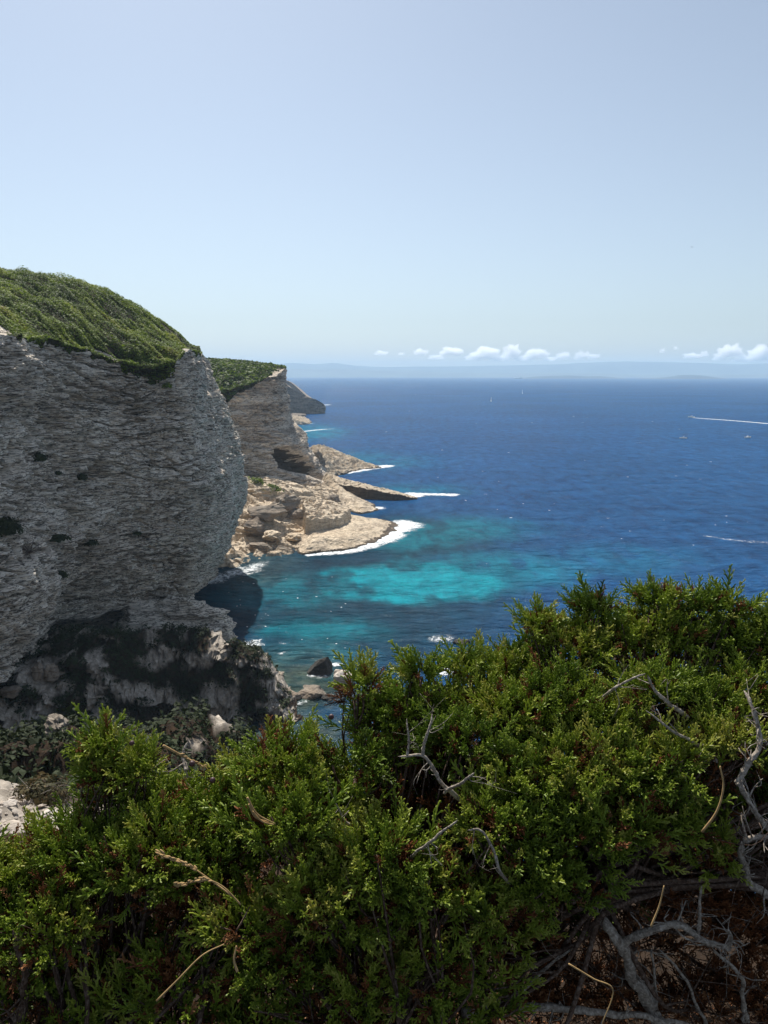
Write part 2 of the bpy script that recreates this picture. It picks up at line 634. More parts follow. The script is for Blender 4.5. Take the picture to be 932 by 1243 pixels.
# surf round the headland foot and the ledges
foam_strip(surf, [(243, 716), (262, 704), (282, 697), (300, 692), (312, 687), (330, 679), (352, 676)], [3, 5, 6, 4, 2], 0.85, (0.1, 0.3))
foam_strip(surf, [(285, 700), (300, 697), (314, 692)], [2, 4, 3], 0.75)
foam_strip(surf, [(366, 671), (384, 667), (408, 667), (432, 664), (455, 656), (474, 648), (488, 641), (496, 634), (512, 632)], [2, 3, 3.6, 3.5, 5, 6, 8, 9, 5], 1.0, (0.05, 0.12))
foam_strip(surf, [(364, 675.5), (395, 672.5), (425, 669.5), (455, 662), (478, 652), (494, 641)], [2, 3.2, 3.4, 4, 5, 5], 0.95, (0.05, 0.15))
foam_strip(surf, [(392, 672), (420, 669), (445, 662)], [2, 3, 2], 0.6)
foam_strip(surf, [(425, 621), (444, 619), (458, 617), (470, 614)], [2, 3, 5, 3], 0.95, (0.1, 0.25))
foam_strip(surf, [(470, 606), (490, 604.5), (505, 602), (515, 600.5)], [2, 3, 6, 4], 1.0, (0.2, 0.2))
foam_strip(surf, [(485, 598), (505, 600), (530, 600.5), (550, 601), (570, 602)], [2, 6, 6, 5, 3], 0.95, (0.1, 0.2))
foam_strip(surf, [(408, 578), (425, 573.5), (445, 569.5), (465, 566.5), (480, 565), (498, 564.5)], [3, 5, 6, 7, 7, 4], 1.0, (0.15, 0.3))
foam_strip(surf, [(352, 515), (365, 515), (380, 514), (392, 513.5)], [4, 6, 5], 0.9)
foam_strip(surf, [(360, 502), (372, 501), (385, 500.5)], [5, 8, 5], 0.7)
foam_strip(surf, [(392, 492), (398, 491.4), (404, 491.6)], [10, 16, 8], 1.0)
# breakers over rocks in the bay
foam_strip(surf, [(284, 785), (300, 783), (318, 780), (330, 779)], [1.6, 3.4, 3, 1.5], 0.9)
foam_strip(surf, [(336, 783), (348, 781), (362, 780)], [1.2, 2, 1.2], 0.7)
foam_strip(surf, [(334, 796), (346, 794), (356, 793)], [1, 1.6, 1], 0.75)
foam_strip(surf, [(318, 812), (325, 822), (332, 828)], [1.5, 2.6, 1.5], 0.8)
foam_strip(surf, [(500, 780), (515, 778), (535, 776), (552, 777), (566, 781)], [1.2, 2.8, 3.6, 3.0, 1.2], 0.80, (0.35, 0.35))
foam_strip(surf, [(372, 818), (384, 822), (398, 820), (410, 815)], [.8, 1.6, 1.6, 1], 0.8)
foam_strip(surf, [(336, 852), (352, 856), (372, 853), (392, 852)], [.8, 1.6, 1.6, 1], 0.75)
foam_strip(surf, [(268, 782), (276, 788), (290, 798), (306, 806)], [1.2, 2.2, 2, 1.2], 0.85)
foam_strip(surf, [(445, 776), (452, 777), (462, 778)], [1, 1.5, 1], 0.5)
foam_strip(surf, [(530, 819), (545, 815), (560, 812)], [1.5, 3, 2], 0.95)
foam_strip(surf, [(402, 806), (410, 808), (416, 812)], [0.8, 1.6, 1], 0.9)
foam_strip(surf, [(404, 818), (416, 818), (428, 822), (434, 832)], [0.8, 1.8, 1.8, 1.2], 0.95)
foam_strip(surf, [(404, 852), (412, 848), (420, 842)], [0.8, 1.8, 1.2], 0.8)
tag(surf.obj('surf_foam', FOAM, smooth=True), 'white surf breaking along the pale rock ledges and in the bay', 'surf', kind='stuff')

wk = Bag()
foam_strip(wk, [(840, 507), (855, 508.3), (880, 510), (905, 512), (932, 514.3), (990, 519)], [2.0, 3.6, 4, 4, 4.5, 5], 1.05, (0.01, 0.12))
tag(wk.obj('wake_foam', FOAM, smooth=True), 'long thin white wake trailing right behind the motorboat far out', 'boat wake', kind='stuff')
wk = Bag()
foam_strip(wk, [(352, 526.5), (365, 524.5), (385, 522), (410, 520.3), (440, 518.8), (480, 518)], [3, 5, 5, 4, 2.5, 2], 0.95, (0.05, 0.55))
tag(wk.obj('wake_foam', FOAM, smooth=True), 'curved white wake running out from behind the middle headland', 'boat wake', kind='stuff')
wk = Bag()
foam_strip(wk, [(815, 644), (850, 650), (890, 656), (932, 659), (990, 661)], [0.8, 1.6, 2.4, 2.8, 3], 0.74, (0.3, 0.2))
tag(wk.obj('wake_foam', FOAM, smooth=True), 'faint streak of foam on blue water above the right juniper', 'foam streak', kind='stuff')

wc = Bag()
r2 = np.random.default_rng(21)
caps = [(620, 629, 7), (738, 629, 9), (412, 506, 9), (390, 507, 14), (776, 538, 22), (697, 511, 8), (590, 600, 12), (927, 536, 10), (612, 491, 8)]
for k in range(70):
    x, y = r2.uniform(430, 930), 470 + 230 * r2.beta(1.2, 1.2)
    caps.append((x, y, r2.uniform(2, 7)))
for k in range(60):      # broken wavelets in the bay
    caps.append((r2.uniform(270, 420), r2.uniform(690, 800), r2.uniform(1.5, 5)))
for x, y, wpx in caps:
    D = float(at_z(x, y)[1])
    wm = wpx / F_PX * D
    foam_strip(wc, [(x - wpx / 2, y), (x, y + r2.uniform(-.4, .4)), (x + wpx / 2, y + r2.uniform(-.3, .3))],
               [0.1 + D * .0002, 0.22 + D * .0009, 0.1 + D * .0002], r2.uniform(.6, 1.05), (0.3, 0.3), res=wm / 12)
tag(wc.obj('whitecap_foam', FOAM, smooth=True), 'tiny whitecaps scattered over the open blue water', 'whitecaps', kind='stuff')

# ------------------------------------------------------------------ far land
def far_land(name, a0, a1, r0, r1, hfun, mat, na=220, nr=26):
    A, Q = np.meshgrid(np.radians(np.linspace(a0, a1, na)), np.linspace(r0, r1, nr), indexing='ij')
    X, Y = Q * np.sin(A), Q * np.cos(A)
    px, _ = to_px(np.stack([X, Y, 0 * X + EYE], -1))
    t = np.linspace(0, 1, nr)[None, :]
    Z = hfun(px, t, X, Y)
    return tag(new_mesh(name, np.stack([X, Y, Z], -1).reshape(-1, 3), grid_faces(na, nr), mat, smooth=True), kind='structure')


LAND = plain_mat('far_land', (0.075, 0.09, 0.075), 0.9, 0.002, 0.4)
LANDB = plain_mat('far_island', (0.025, 0.035, 0.04), 0.9, 0.004, 0.4)


def h_front(px, t, X, Y):
    crest = np.interp(px, [-2500, 100, 340, 420, 480, 540, 600, 660, 720, 800, 900, 1000, 3000], [80, 120, 140, 150, 120, 95, 70, 90, 75, 45, 60, 95, 80])
    crest = crest * (1 + 0.10 * fbm(X / 900, Y / 900, 0, 3, 4))
    return -6 + crest * sstep(0, 0.6, t) * (1 - sstep(0.75, 1.0, t)) + 7 * fbm(X / 500, Y / 500, 0, 9, 4)


def h_back(px, t, X, Y):
    crest = np.interp(px, [-2500, 150, 330, 352, 380, 405, 430, 470, 510, 560, 600, 640, 680, 720, 760, 800, 850, 900, 940, 1100, 3000],
                      [200, 250, 252, 290, 255, 285, 238, 205, 215, 212, 225, 240, 265, 292, 305, 282, 268, 240, 262, 220, 190])
    crest = crest * (1 + 0.05 * fbm(X / 1500, Y / 1500, 0, 4, 4))
    return -6 + crest * sstep(0, 0.5, t) * (1 - sstep(0.7, 1.0, t)) + 4 * fbm(X / 900, Y / 900, 0, 8, 3)


far_land('hills', -46, 46, 14300, 16600, h_back, LAND)
far_land('coast', -46, 46, 11800, 13900, h_front, LAND)


def isle(x0, x1, D, prof):
    p0, p1 = at_z(x0, 454 + 49335 / D, 0), at_z(x1, 454 + 49335 / D, 0)
    n, m = 60, 12
    X, T = np.meshgrid(np.linspace((x0 - CX) / F_PX * D, (x1 - CX) / F_PX * D, n), np.linspace(0, 1, m), indexing='ij')
    Y = D + 500 * T
    u = np.linspace(0, 1, n)[:, None]
    H = np.interp(u, np.linspace(0, 1, len(prof)), prof)
    Z = -3 + (H + 4 * fbm(X / 120, Y / 120, 0, int(D), 4) * sstep(0, .12, u) * (1 - sstep(.88, 1, u))) * np.sin(np.pi * np.clip(T, 0, 1)) ** 0.6
    return tag(new_mesh('island', np.stack([X, Y, Z], -1).reshape(-1, 3), grid_faces(n, m), LANDB, smooth=True), kind='structure')


isle(628, 765, 9300, [2, 22, 34, 40, 42, 30, 34, 16, 4])
isle(772, 885, 8600, [2, 8, 14, 22, 46, 50, 40, 20, 4])

# ------------------------------------------------------------------ haze
m, nt, nd, ln = mat_new('haze_air')
out = N(nd, 'ShaderNodeOutputMaterial')
pv = N(nd, 'ShaderNodeVolumePrincipled')
pv.inputs['Color'].default_value = (0.58, 0.80, 1.0, 1)
pv.inputs['Density'].default_value = 0.0001
ln.new(pv.outputs[0], out.inputs['Volume'])
bx = [(-19000, -1500, -9), (19000, -1500, -9), (19000, 17600, -9), (-19000, 17600, -9)]
HV = bx + [(x, y, 330) for x, y, _ in bx]
hz = new_mesh('haze', HV, [(3, 2, 1, 0), (4, 5, 6, 7), (0, 1, 5, 4), (1, 2, 6, 5), (2, 3, 7, 6), (3, 0, 4, 7)], m)
tag(hz, kind='stuff')

# ------------------------------------------------------------------ clouds low over the far coast
m, nt, nd, ln = mat_new('cloud_white')
out = N(nd, 'ShaderNodeOutputMaterial')
pv = N(nd, 'ShaderNodeVolumePrincipled')
pv.inputs['Color'].default_value = (1, 1, 1, 1)
pv.inputs['Density'].default_value = 0.010
pv.inputs['Anisotropy'].default_value = 0.5
ln.new(pv.outputs[0], out.inputs['Volume'])
CLOUD = m
IV, IF = ico(5)


def cloud(px, py, wpx, hpx, seed, label):
    """one cauliflower-shaped volume with a flat base"""
    D = 27000.0
    rg = np.random.default_rng(seed)
    c = at(px, py, D)
    k = D / F_PX
    W, H = wpx * k / 2, hpx * k * .85
    V = IV.copy()
    o_ = rg.uniform(0, 50)
    d = 1 + .85 * noise(V[:, 0] * 1.6 + o_, V[:, 1] * 1.6, V[:, 2] * 1.6, seed)
    d = d + .45 * (1 - 2 * np.abs(noise(V[:, 0] * 2.6 + o_, V[:, 1] * 2.6, V[:, 2] * 2.6, seed + 1)))
    d = d + .28 * (1 - 2 * np.abs(noise(V[:, 0] * 6 + o_, V[:, 1] * 6, V[:, 2] * 6, seed + 2)))
    d = d + .14 * noise(V[:, 0] * 14, V[:, 1] * 14, V[:, 2] * 14, seed + 3)
    V = V * d[:, None] * np.array([W * .70, W * .5, H * .50])
    V[:, 2] += H * .28
    lo = V[:, 2] < 0
    V[lo, 2] *= .18
    o = new_mesh('cloud', V, IF, CLOUD, smooth=True)
    o.location = Vector([float(t) for t in c])
    tag(o, label, 'cloud', 'small cumulus clouds over the far coast')


SMALL = 'small faint white cumulus in the low row over the far hills'
for i, (x, y, w_, h_, lb) in enumerate([
        (462, 431, 15, 6, 'leftmost small white cumulus low above the far hills'),
        (487, 431, 8, 4, SMALL), (510, 431, 16, 8, SMALL), (548, 431, 26, 10, SMALL),
        (590, 434, 30, 14, 'broad white cumulus left of the tallest middle cloud'),
        (622, 434, 20, 17, 'tallest white cumulus in the middle row above the far coast'),
        (650, 434, 26, 11, 'flat wide white cumulus right of the tallest middle cloud'),
        (683, 436, 18, 9, SMALL), (703, 436, 12, 11, SMALL), (720, 436, 14, 8, SMALL),
        (804, 428, 7, 6, SMALL), (820, 424, 6, 4, SMALL), (840, 435, 22, 8, SMALL),
        (886, 432, 26, 17, 'large puffy white cumulus at the right above the low island'),
        (922, 437, 26, 20, 'rightmost large white cumulus cut by the photo edge'),
        (872, 437, 16, 8, SMALL), (576, 437, 22, 8, SMALL), (606, 438, 20, 8, SMALL), (636, 438, 22, 8, SMALL), (667, 438, 16, 6, SMALL), (530, 436, 18, 6, SMALL), (903, 439, 26, 9, SMALL), (855, 433, 12, 7, SMALL), (712, 433, 9, 6, SMALL)]):
    cloud(x, y, w_, h_, 100 + i, lb)

# ------------------------------------------------------------------ boats and bird
WHITE = plain_mat('boat_white', (0.8, 0.8, 0.78), 0.35, 2.0, 0.05)
NAVY = plain_mat('boat_dark', (0.03, 0.04, 0.07), 0.4, 2.0, 0.2)
SAIL = plain_mat('sail_cloth', (0.82, 0.82, 0.8), 0.8, 2.0, 0.05)
METAL = plain_mat('mast_metal', (0.5, 0.5, 0.52), 0.4, 2.0, 0.1)
GLASS = plain_mat('boat_glass', (0.02, 0.03, 0.04), 0.1, 2.0, 0.1, 0.6)


def hull_mesh(L, B, H, n=16):
    """a shaped boat hull along +X (bow), keel below the water"""
    t = np.linspace(0, 1, n)
    half = B / 2 * np.clip(1 - (2 * np.clip(t - .42, 0, 1) / 1.16) ** 2.2, 0.015, 1) * (0.86 + .14 * sstep(0, .3, t))
    sheer = H * (1 + 0.28 * t ** 2)
    V = []
    for i in range(n):
        x = (t[i] - .5) * L
        V += [(x, -half[i], sheer[i]), (x, -half[i] * .86, H * .3), (x, -half[i] * .4, -H * .35), (x, half[i] * .4, -H * .35),
              (x, half[i] * .86, H * .3), (x, half[i], sheer[i]), (x, 0, sheer[i] + H * .04)]
    F = []
    for i in range(n - 1):
        for k in range(7):
            a, b = i * 7 + k, i * 7 + (k + 1) % 7
            F.append((a, a + 7, b + 7, b))
    V = np.array(V + [(-.5 * L, 0, H * .5), (.5 * L, 0, H)])
    c0, c1 = len(V) - 2, len(V) - 1
    for k in range(7):
        F.append((c0, k, (k + 1) % 7, c0))
        e = (n - 1) * 7
        F.append((c1, e + (k + 1) % 7, e + k, c1))
    T = []
    for f in F:
        if f[0] == f[3]: T.append(f[:3])
        else: T += [(f[0], f[1], f[2]), (f[0], f[2], f[3])]
    return V, np.array(T)


def taper_box(x0, x1, y, z0, z1, rake=0.2, ymul=.85):
    dz = (z1 - z0) * rake
    V = [(x0, -y, z0), (x1, -y, z0), (x1, y, z0), (x0, y, z0), (x0 + dz * .4, -y * ymul, z1), (x1 - dz * 2, -y * ymul, z1), (x1 - dz * 2, y * ymul, z1), (x0 + dz * .4, y * ymul, z1)]
    return np.array(V), np.array([(3, 2, 1, 0), (4, 5, 6, 7), (0, 1, 5, 4), (1, 2, 6, 5), (2, 3, 7, 6), (3, 0, 4, 7)])


def place(o, loc, yaw):
    o.location = Vector([float(c) for c in loc])
    o.rotation_euler = (0, 0, yaw)


def child(bag_args, name, mat, root, smooth=False):
    b = Bag()
    for V, F in bag_args:
        b.add(V, F)
    o = b.obj(name, mat, None, smooth)
    o.parent = root
    return o


def sailboat(loc, L, yaw, label):
    rt = empty('sailboat', (0, 0, 0))
    child([hull_mesh(L, L * .3, L * .1)], 'hull', WHITE, rt, True)
    child([taper_box(-.15 * L, .2 * L, L * .09, L * .11, L * .155)], 'cabin', WHITE, rt)
    H = 1.25 * L
    child([tube([(.06 * L, 0, .1 * L), (.06 * L, 0, H)], [.012 * L, .007 * L], 8)], 'mast', METAL, rt)
    child([tube([(.06 * L, 0, .2 * L), (-.42 * L, .04 * L, .2 * L)], .008 * L, 6)], 'boom', METAL, rt)

    def sail(p0, p1, p2, belly):
        n = 9
        V, F = [], []
        for i in range(n):
            a = i / (n - 1)
            for k in range(n):
                b = k / (n - 1)
                l = np.array(p0) * (1 - a) + np.array(p1) * a
                r_ = np.array(p2) * (1 - a) + np.array(p1) * a
                p = l * (1 - b) + r_ * b
                p = p + np.array([0, belly * math.sin(math.pi * b) * math.sin(math.pi * min(1, a * .9 + .1)), 0])
                V.append(p)
        G = grid_faces(n, n)
        V = np.array(V)
        V2 = V + np.array([0, .006 * L, 0])
        return np.concatenate([V, V2]), np.concatenate([G, G[:, ::-1] + n * n])
    child([sail((.05 * L, 0, .22 * L), (.055 * L, 0, H * .98), (-.4 * L, .04 * L, .22 * L), .05 * L)], 'mainsail', SAIL, rt, True)
    child([sail((.47 * L, 0, .15 * L), (.07 * L, 0, H * .86), (.09 * L, .03 * L, .18 * L), .05 * L)], 'jib', SAIL, rt, True)
    place(rt, loc, yaw)
    tag(rt, label, 'sailboat')
    return rt


def motorboat(loc, L, yaw, label):
    rt = empty('motorboat', (0, 0, 0))
    child([hull_mesh(L, L * .34, L * .13)], 'hull', WHITE, rt, True)
    child([taper_box(-.12 * L, .16 * L, L * .11, L * .14, L * .24, .5)], 'cabin', WHITE, rt)
    child([taper_box(-.02 * L, .165 * L, L * .112, L * .185, L * .225, .5)], 'windscreen', GLASS, rt)
    child([tube([(-.08 * L, -.1 * L, .23 * L), (-.12 * L, -.09 * L, .33 * L), (-.12 * L, .09 * L, .33 * L), (-.08 * L, .1 * L, .23 * L)], .012 * L, 6)], 'radar_arch', METAL, rt)
    child([taper_box(-.55 * L, -.46 * L, L * .05, L * .02, L * .2)], 'outboard_motor', NAVY, rt)
    place(rt, loc, yaw)
    tag(rt, label, 'motorboat')
    return rt


sailboat(at_z(596, 487.5), 7.0, R(60), 'small white sailboat alone on open sea below the middle clouds')
sailboat(at_z(349, 467.2), 26.0, R(75), 'white sailboat just past the middle headland cliff top')
sailboat(at_z(634, 477.5), 9.0, R(80), 'faint far sailboat on open sea right below the ferry')
motorboat(at_z(839, 506.8), 8.5, R(176), 'white motorboat at the tip of the long wake')
motorboat(at_z(829, 532.3), 6.0, R(170), 'small white motorboat with a short ripple, on the right sea')
motorboat(at_z(908, 531.4), 6.5, R(20), 'small white motorboat nearest the right edge of the sea')
rt = empty('ferry', (0, 0, 0))
child([hull_mesh(110, 19, 8)], 'hull', NAVY, rt, True)
child([taper_box(14, 40, 8, 9, 26, .1), taper_box(-50, 14, 6, 9, 12, .1)], 'superstructure', WHITE, rt)
child([taper_box(17, 24, 3, 26, 33, .1)], 'funnel', NAVY, rt)
place(rt, at_z(629, 459.6), R(4))
tag(rt, 'long dark ship with white stern block on the horizon', 'ship')

rt = empty('seagull', (0, 0, 0))
b = Bag()
V, F = ico(3)
V = V * np.array([.22, .065, .06])
V[:, 1:] *= (1 - .5 * np.clip(-V[:, :1] / .22, 0, 1))
b.add(V, F)
HV2, HF2 = ico(2)
b.add(HV2 * np.array([.055, .045, .045]) + (.25, 0, .03), HF2)
b.add(*tube([(.29, 0, .028), (.345, 0, .018)], [.014, .003], 6))
BIRD = plain_mat('gull_grey', (0.32, 0.32, 0.33), 0.8, 4, .3)
o = b.obj('body', BIRD, None, True)
o.parent = rt
for s in (-1, 1):
    n, k = 10, 5
    V = []
    for i in range(n):
        t = i / (n - 1)
        y = s * (.05 + .62 * t)
        ch = .16 * (1 - t ** 2.2) + .015
        for j in range(k):
            q = j / (k - 1)
            V.append((.10 - .10 * t * t - ch * q, y, .04 + .16 * math.sin(t * 2.2) * .8 - .05 * t + .012 * math.sin(math.pi * q)))
    V = np.array(V)
    V = np.concatenate([V, V - (0, 0, .008)])
    G = grid_faces(n, k)
    o = child([(V, np.concatenate([G, G[:, ::-1] + n * k]))], 'wing', BIRD, rt, True)
place(rt, at(840, 300, 210), R(150))
tag(rt, 'tiny grey seagull gliding alone in the clear sky at right', 'bird')
# ------------------------------------------------------------------ rock materials
ROCK_NEAR = rock_mat('limestone_near', (0.88, 0.79, 0.66), (0.76, 0.665, 0.55), (0.40, 0.34, 0.275), (0.58, 0.45, 0.335), 1.0, 0.9, band=.18, lines=.92, lift=1.0)
ROCK_MID = rock_mat('limestone_mid', (0.82, 0.72, 0.59), (0.68, 0.58, 0.47), (0.38, 0.32, 0.255), (0.62, 0.50, 0.38), 0.6, 0.5, band=.85, lines=.7, lift=.5)
ROCK_SHELF = rock_mat('limestone_shelf', (0.74, 0.62, 0.46), (0.60, 0.49, 0.36), (0.24, 0.19, 0.14), (0.66, 0.52, 0.36), 0.8, 0.7, lines=.35)
ROCK_FAR = rock_mat('limestone_far', (0.40, 0.33, 0.26), (0.28, 0.23, 0.18), (0.14, 0.12, 0.10), (0.30, 0.23, 0.17), 0.3, 0.3)
ROCK_WET = rock_mat('wet_rock', (0.075, 0.068, 0.06), (0.045, 0.042, 0.038), (0.02, 0.02, 0.02), (0.06, 0.05, 0.04), 2.0, 0.6)
ROCK_DARK = rock_mat('shore_rock', (0.36, 0.31, 0.25), (0.25, 0.21, 0.165), (0.10, 0.085, 0.07), (0.28, 0.21, 0.15), 1.5, 0.6)
ROCK_TIDE_SHADE = rock_mat('tidal_and_shade_rock', (.14, .11, .08), (.085, .066, .05), (.035, .03, .026), (.11, .075, .045), 1.5, .6)
EARTH = plain_mat('dark_earth', (.035, .028, .016), .95, .6, .5, .05)
STONE = rock_mat('pale_stone', (0.62, 0.57, 0.50), (0.48, 0.43, 0.37), (0.28, 0.24, 0.20), (0.45, 0.35, 0.27), 3.0, 0.5)


def strata(u, z, seed, T=1.0, dip=0.05, amp=1.0):
    """outward offset (m) of a weathered limestone face: lens-shaped beds parted by branching cracks"""
    zz = z + dip * u + 3.6 * fbm(u / 46, z / 55, 0, seed, 2) + .5 * fbm(u / 8, z / 6, 1, seed + 5, 3)
    out = 0
    rough = .55 + .75 * sstep(-.3, .5, noise(u / 17, z / 11, 6, seed + 77))       # some zones are broken, some are sound
    for k, (lu, lz, w_, dep, stp) in enumerate(((10.0, 2.8, .085, 1.9, 1.1), (4.8, 1.25, .15, 1.35, .62), (2.2, .62, .20, .60, .30))):
        n = noise(u / (lu * T), zz / (lz * T), .3 * k, seed + 20 + k) + .35 * noise(u / (lu * T * .3), zz / (lz * T * .45), 2.0, seed + 24 + k)
        on = sstep(-.35, .15, noise(u / (lu * 1.6 * T), zz / (lz * 2.5 * T), 4, seed + 30 + k))
        out = out - dep * on * np.exp(-(n / w_) ** 2) * (rough if k else 1)          # a crack where the noise crosses zero
        q = n * 3.2
        fq = q - np.floor(q)
        out = out + stp * rough * ((np.floor(q) + sstep(.78, 1.0, fq)) / 3.2)        # plates standing proud of each other
        v = noise(u / (lu * .42 * T), zz / (lz * 1.3 * T), 7, seed + 40 + k)
        out = out - .45 * dep * np.exp(-(v / (w_ * .75)) ** 2) * sstep(.0, .4, noise(u / (lu * T), zz / (lz * 2 * T), 9, seed + 45 + k))
    return amp * out


def cliff(name, plan, nu, nv, rimz, spine, topz, prof, mat, seed, z0=-2.0, T=1.0, big=2.0, dip=0.05, fine=0.12, ncap=40,
          fade_cap=0.25, size_z=60.0, amp=1.0, dense=None, ampf=None, dark=None):
    """bedded wall along a plan line + rounded top running back to the spine line"""
    P = smooth_path([(x, y, 0) for x, y in plan], 4000)[:, :2]
    L = np.concatenate([[0], np.cumsum(np.linalg.norm(np.diff(P, axis=0), axis=1))])
    dw = np.ones(len(L)) if dense is None else np.where((P[:, 1] > dense[0]) & (P[:, 1] < dense[1]), 4.0, 1.0)
    cw = np.concatenate([[0], np.cumsum(dw[1:] * np.diff(L))])
    ul = np.interp(np.linspace(0, cw[-1], nu), cw, L)
    P = np.stack([np.interp(ul, L, P[:, 0]), np.interp(ul, L, P[:, 1])], -1)
    Tn = np.gradient(P, axis=0)
    for _ in range(30):
        Tn[1:-1] = (Tn[:-2] + Tn[1:-1] * 2 + Tn[2:]) / 4
    Tn /= np.linalg.norm(Tn, axis=1)[:, None]
    Nn = np.stack([Tn[:, 1], -Tn[:, 0]], -1)
    q = ul / ul[-1]
    S = smooth_path([(x, y, 0) for x, y in spine], nu)[:, :2]
    # rim height where the leaned wall meets the top
    zr = np.full(nu, size_z)
    for _ in range(6):
        off = prof(q, zr, P)
        zr = .5 * zr + .5 * rimz(P[:, 0] + Nn[:, 0] * off, P[:, 1] + Nn[:, 1] * off)
    zr = zr + (.9 * fbm(ul / 7, 0 * ul, 3, seed + 31, 4) if size_z > 30 else 0)
    t = np.linspace(0, 1, nv)[None, :]
    Zw = z0 + (zr[:, None] - z0) * t
    U = ul[:, None] + 0 * Zw
    off = prof(q[:, None] + 0 * Zw, Zw, P[:, None, :] + 0 * Zw[..., None])
    X0 = P[:, 0][:, None] + Nn[:, 0][:, None] * off
    Y0 = P[:, 1][:, None] + Nn[:, 1][:, None] * off
    d = big * fbm(U / 22, Zw / 16, 0, seed, 3) + 0.45 * big * fbm(U / 6, Zw / 5, 3, seed + 3, 3)
    d = d + strata(U, Zw, seed, T, dip, amp) * (1 if ampf is None else ampf(P)[:, None]) + fine * fbm(U / .9, Zw / .5, 7, seed + 8, 4)
    # vertical joints
    j = noise(U / 7, Zw / 60, 9, seed + 11)
    d = d - 0.55 * np.exp(-(j / .05) ** 2) * sstep(0, .5, noise(U / 18, Zw / 9, 5, seed + 12))
    d = d * (1 - .6 * sstep(.97, 1, t))
    X, Y, Z = X0 + Nn[:, 0][:, None] * d, Y0 + Nn[:, 1][:, None] * d, Zw + 0 * d
    Z = Z + .15 * noise(U / 1.3, Zw / 1.3, 4, seed + 2)
    # the top
    k = np.linspace(0, 1, ncap + 1)[1:][None, :] ** 1.3
    Xc = X[:, -1:] * (1 - k) + S[:, :1] * k
    Yc = Y[:, -1:] * (1 - k) + S[:, 1:] * k
    Zc = topz(Xc, Yc)
    bl = 1 - sstep(0, .12, k)
    Zc = Zc * (1 - bl) + Z[:, -1:] * bl + .25 * fbm(Xc / 3, Yc / 3, 0, seed + 9, 3) * (1 - bl)
    G = np.concatenate([np.stack([X, Y, Z], -1), np.stack([Xc, Yc, Zc], -1)], 1)
    # back wall down from the spine
    back = G[:, -1:].copy()
    back[..., 2] = z0
    G = np.concatenate([G, back], 1)
    o = new_mesh(name, G.reshape(-1, 3), grid_faces(G.shape[0], G.shape[1]), mat)
    o['kind'] = 'structure'
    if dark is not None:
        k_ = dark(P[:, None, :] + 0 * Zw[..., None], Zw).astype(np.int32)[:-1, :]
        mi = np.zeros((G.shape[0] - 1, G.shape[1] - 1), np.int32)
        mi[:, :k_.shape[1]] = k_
        o.data.materials.append(ROCK_TIDE_SHADE)  # dark rock paints the shade inside the hollow
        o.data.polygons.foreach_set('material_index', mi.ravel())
    return o, G, nv


def soil_faces(o, G, j0, mask):
    """earth under the scrub: second material on the masked faces from wall row j0 up"""
    nu_, nr_ = G.shape[0] - 1, G.shape[1] - 1
    mi = np.zeros(nu_ * nr_, np.int32)
    o.data.polygons.foreach_get('material_index', mi)
    mi = mi.reshape(nu_, nr_)
    mi[:, j0:j0 + mask.shape[1]] = np.where(mask > 0, len(o.data.materials), mi[:, j0:j0 + mask.shape[1]])
    o.data.materials.append(EARTH)
    o.data.polygons.foreach_set('material_index', mi.ravel())


# ------------------------------------------------------------------ near headland
def P3(px, py, D):
    return tuple(at(px, py, D))


top_near = TPS([P3(0, 343, 158), P3(45, 344, 165), P3(95, 350, 170), P3(150, 370, 176), P3(205, 396, 184), P3(226, 412, 190), P3(241, 426, 196), P3(252, 439, 202),
                P3(-150, 330, 150), P3(-10, 392, 121), P3(30, 400, 129), P3(70, 412, 136), P3(110, 424, 143), P3(150, 440, 147), P3(190, 458, 150), P3(205, 440, 152),
                P3(215, 415, 160), P3(235, 424, 180), P3(250, 440, 200), P3(-80, 385, 105), P3(-200, 360, 95), P3(60, 374, 150), P3(130, 397, 160), P3(180, 417, 166),
                (-120, 230, 78), (-90, 230, 72), (-70, 240, 66), (-60, 232, 61), (-150, 180, 86)], 2e-3)


def prof_near(q, z, P):
    x, y = P[..., 0], P[..., 1]
    lean = np.where(z > 12, -0.0026 * np.maximum(z - 12, 0) ** 1.98, 0)
    tipw = sstep(165, 195, y)
    lean = lean * (0.28 + 1.05 * tipw) * sstep(0, 1, .3 + 0 * z + .7)
    lip = np.interp(y, [95, 110, 125, 140, 150, 160, 205], [12, 11, 9, 7.5, 6.5, 5.5, 7])
    dep = np.interp(y, [90, 120, 140, 150, 160, 205], [6, 8, 8.5, 7, 5.0, 4.5])
    lip = lip + 1.2 * noise(x / 9, y / 9, 0, 77)
    notch = -dep * (1 - sstep(lip - 3.0, lip + .8, z)) - 3.2 * (1 - sstep(lip, lip + 14, z))
    bulge = 2.2 * np.exp(-((z - 30) / 12) ** 2)
    # lower left block juts out in front of the main face
    blk = np.exp(-((y - 103) / 13.0) ** 2) * (1 - sstep(20, 36, z + .12 * (y - 103) + 2.0 * noise(y / 6, z / 6, 0, 5))) * 4.5
    # ledge above that block
    return lean + notch + bulge + blk


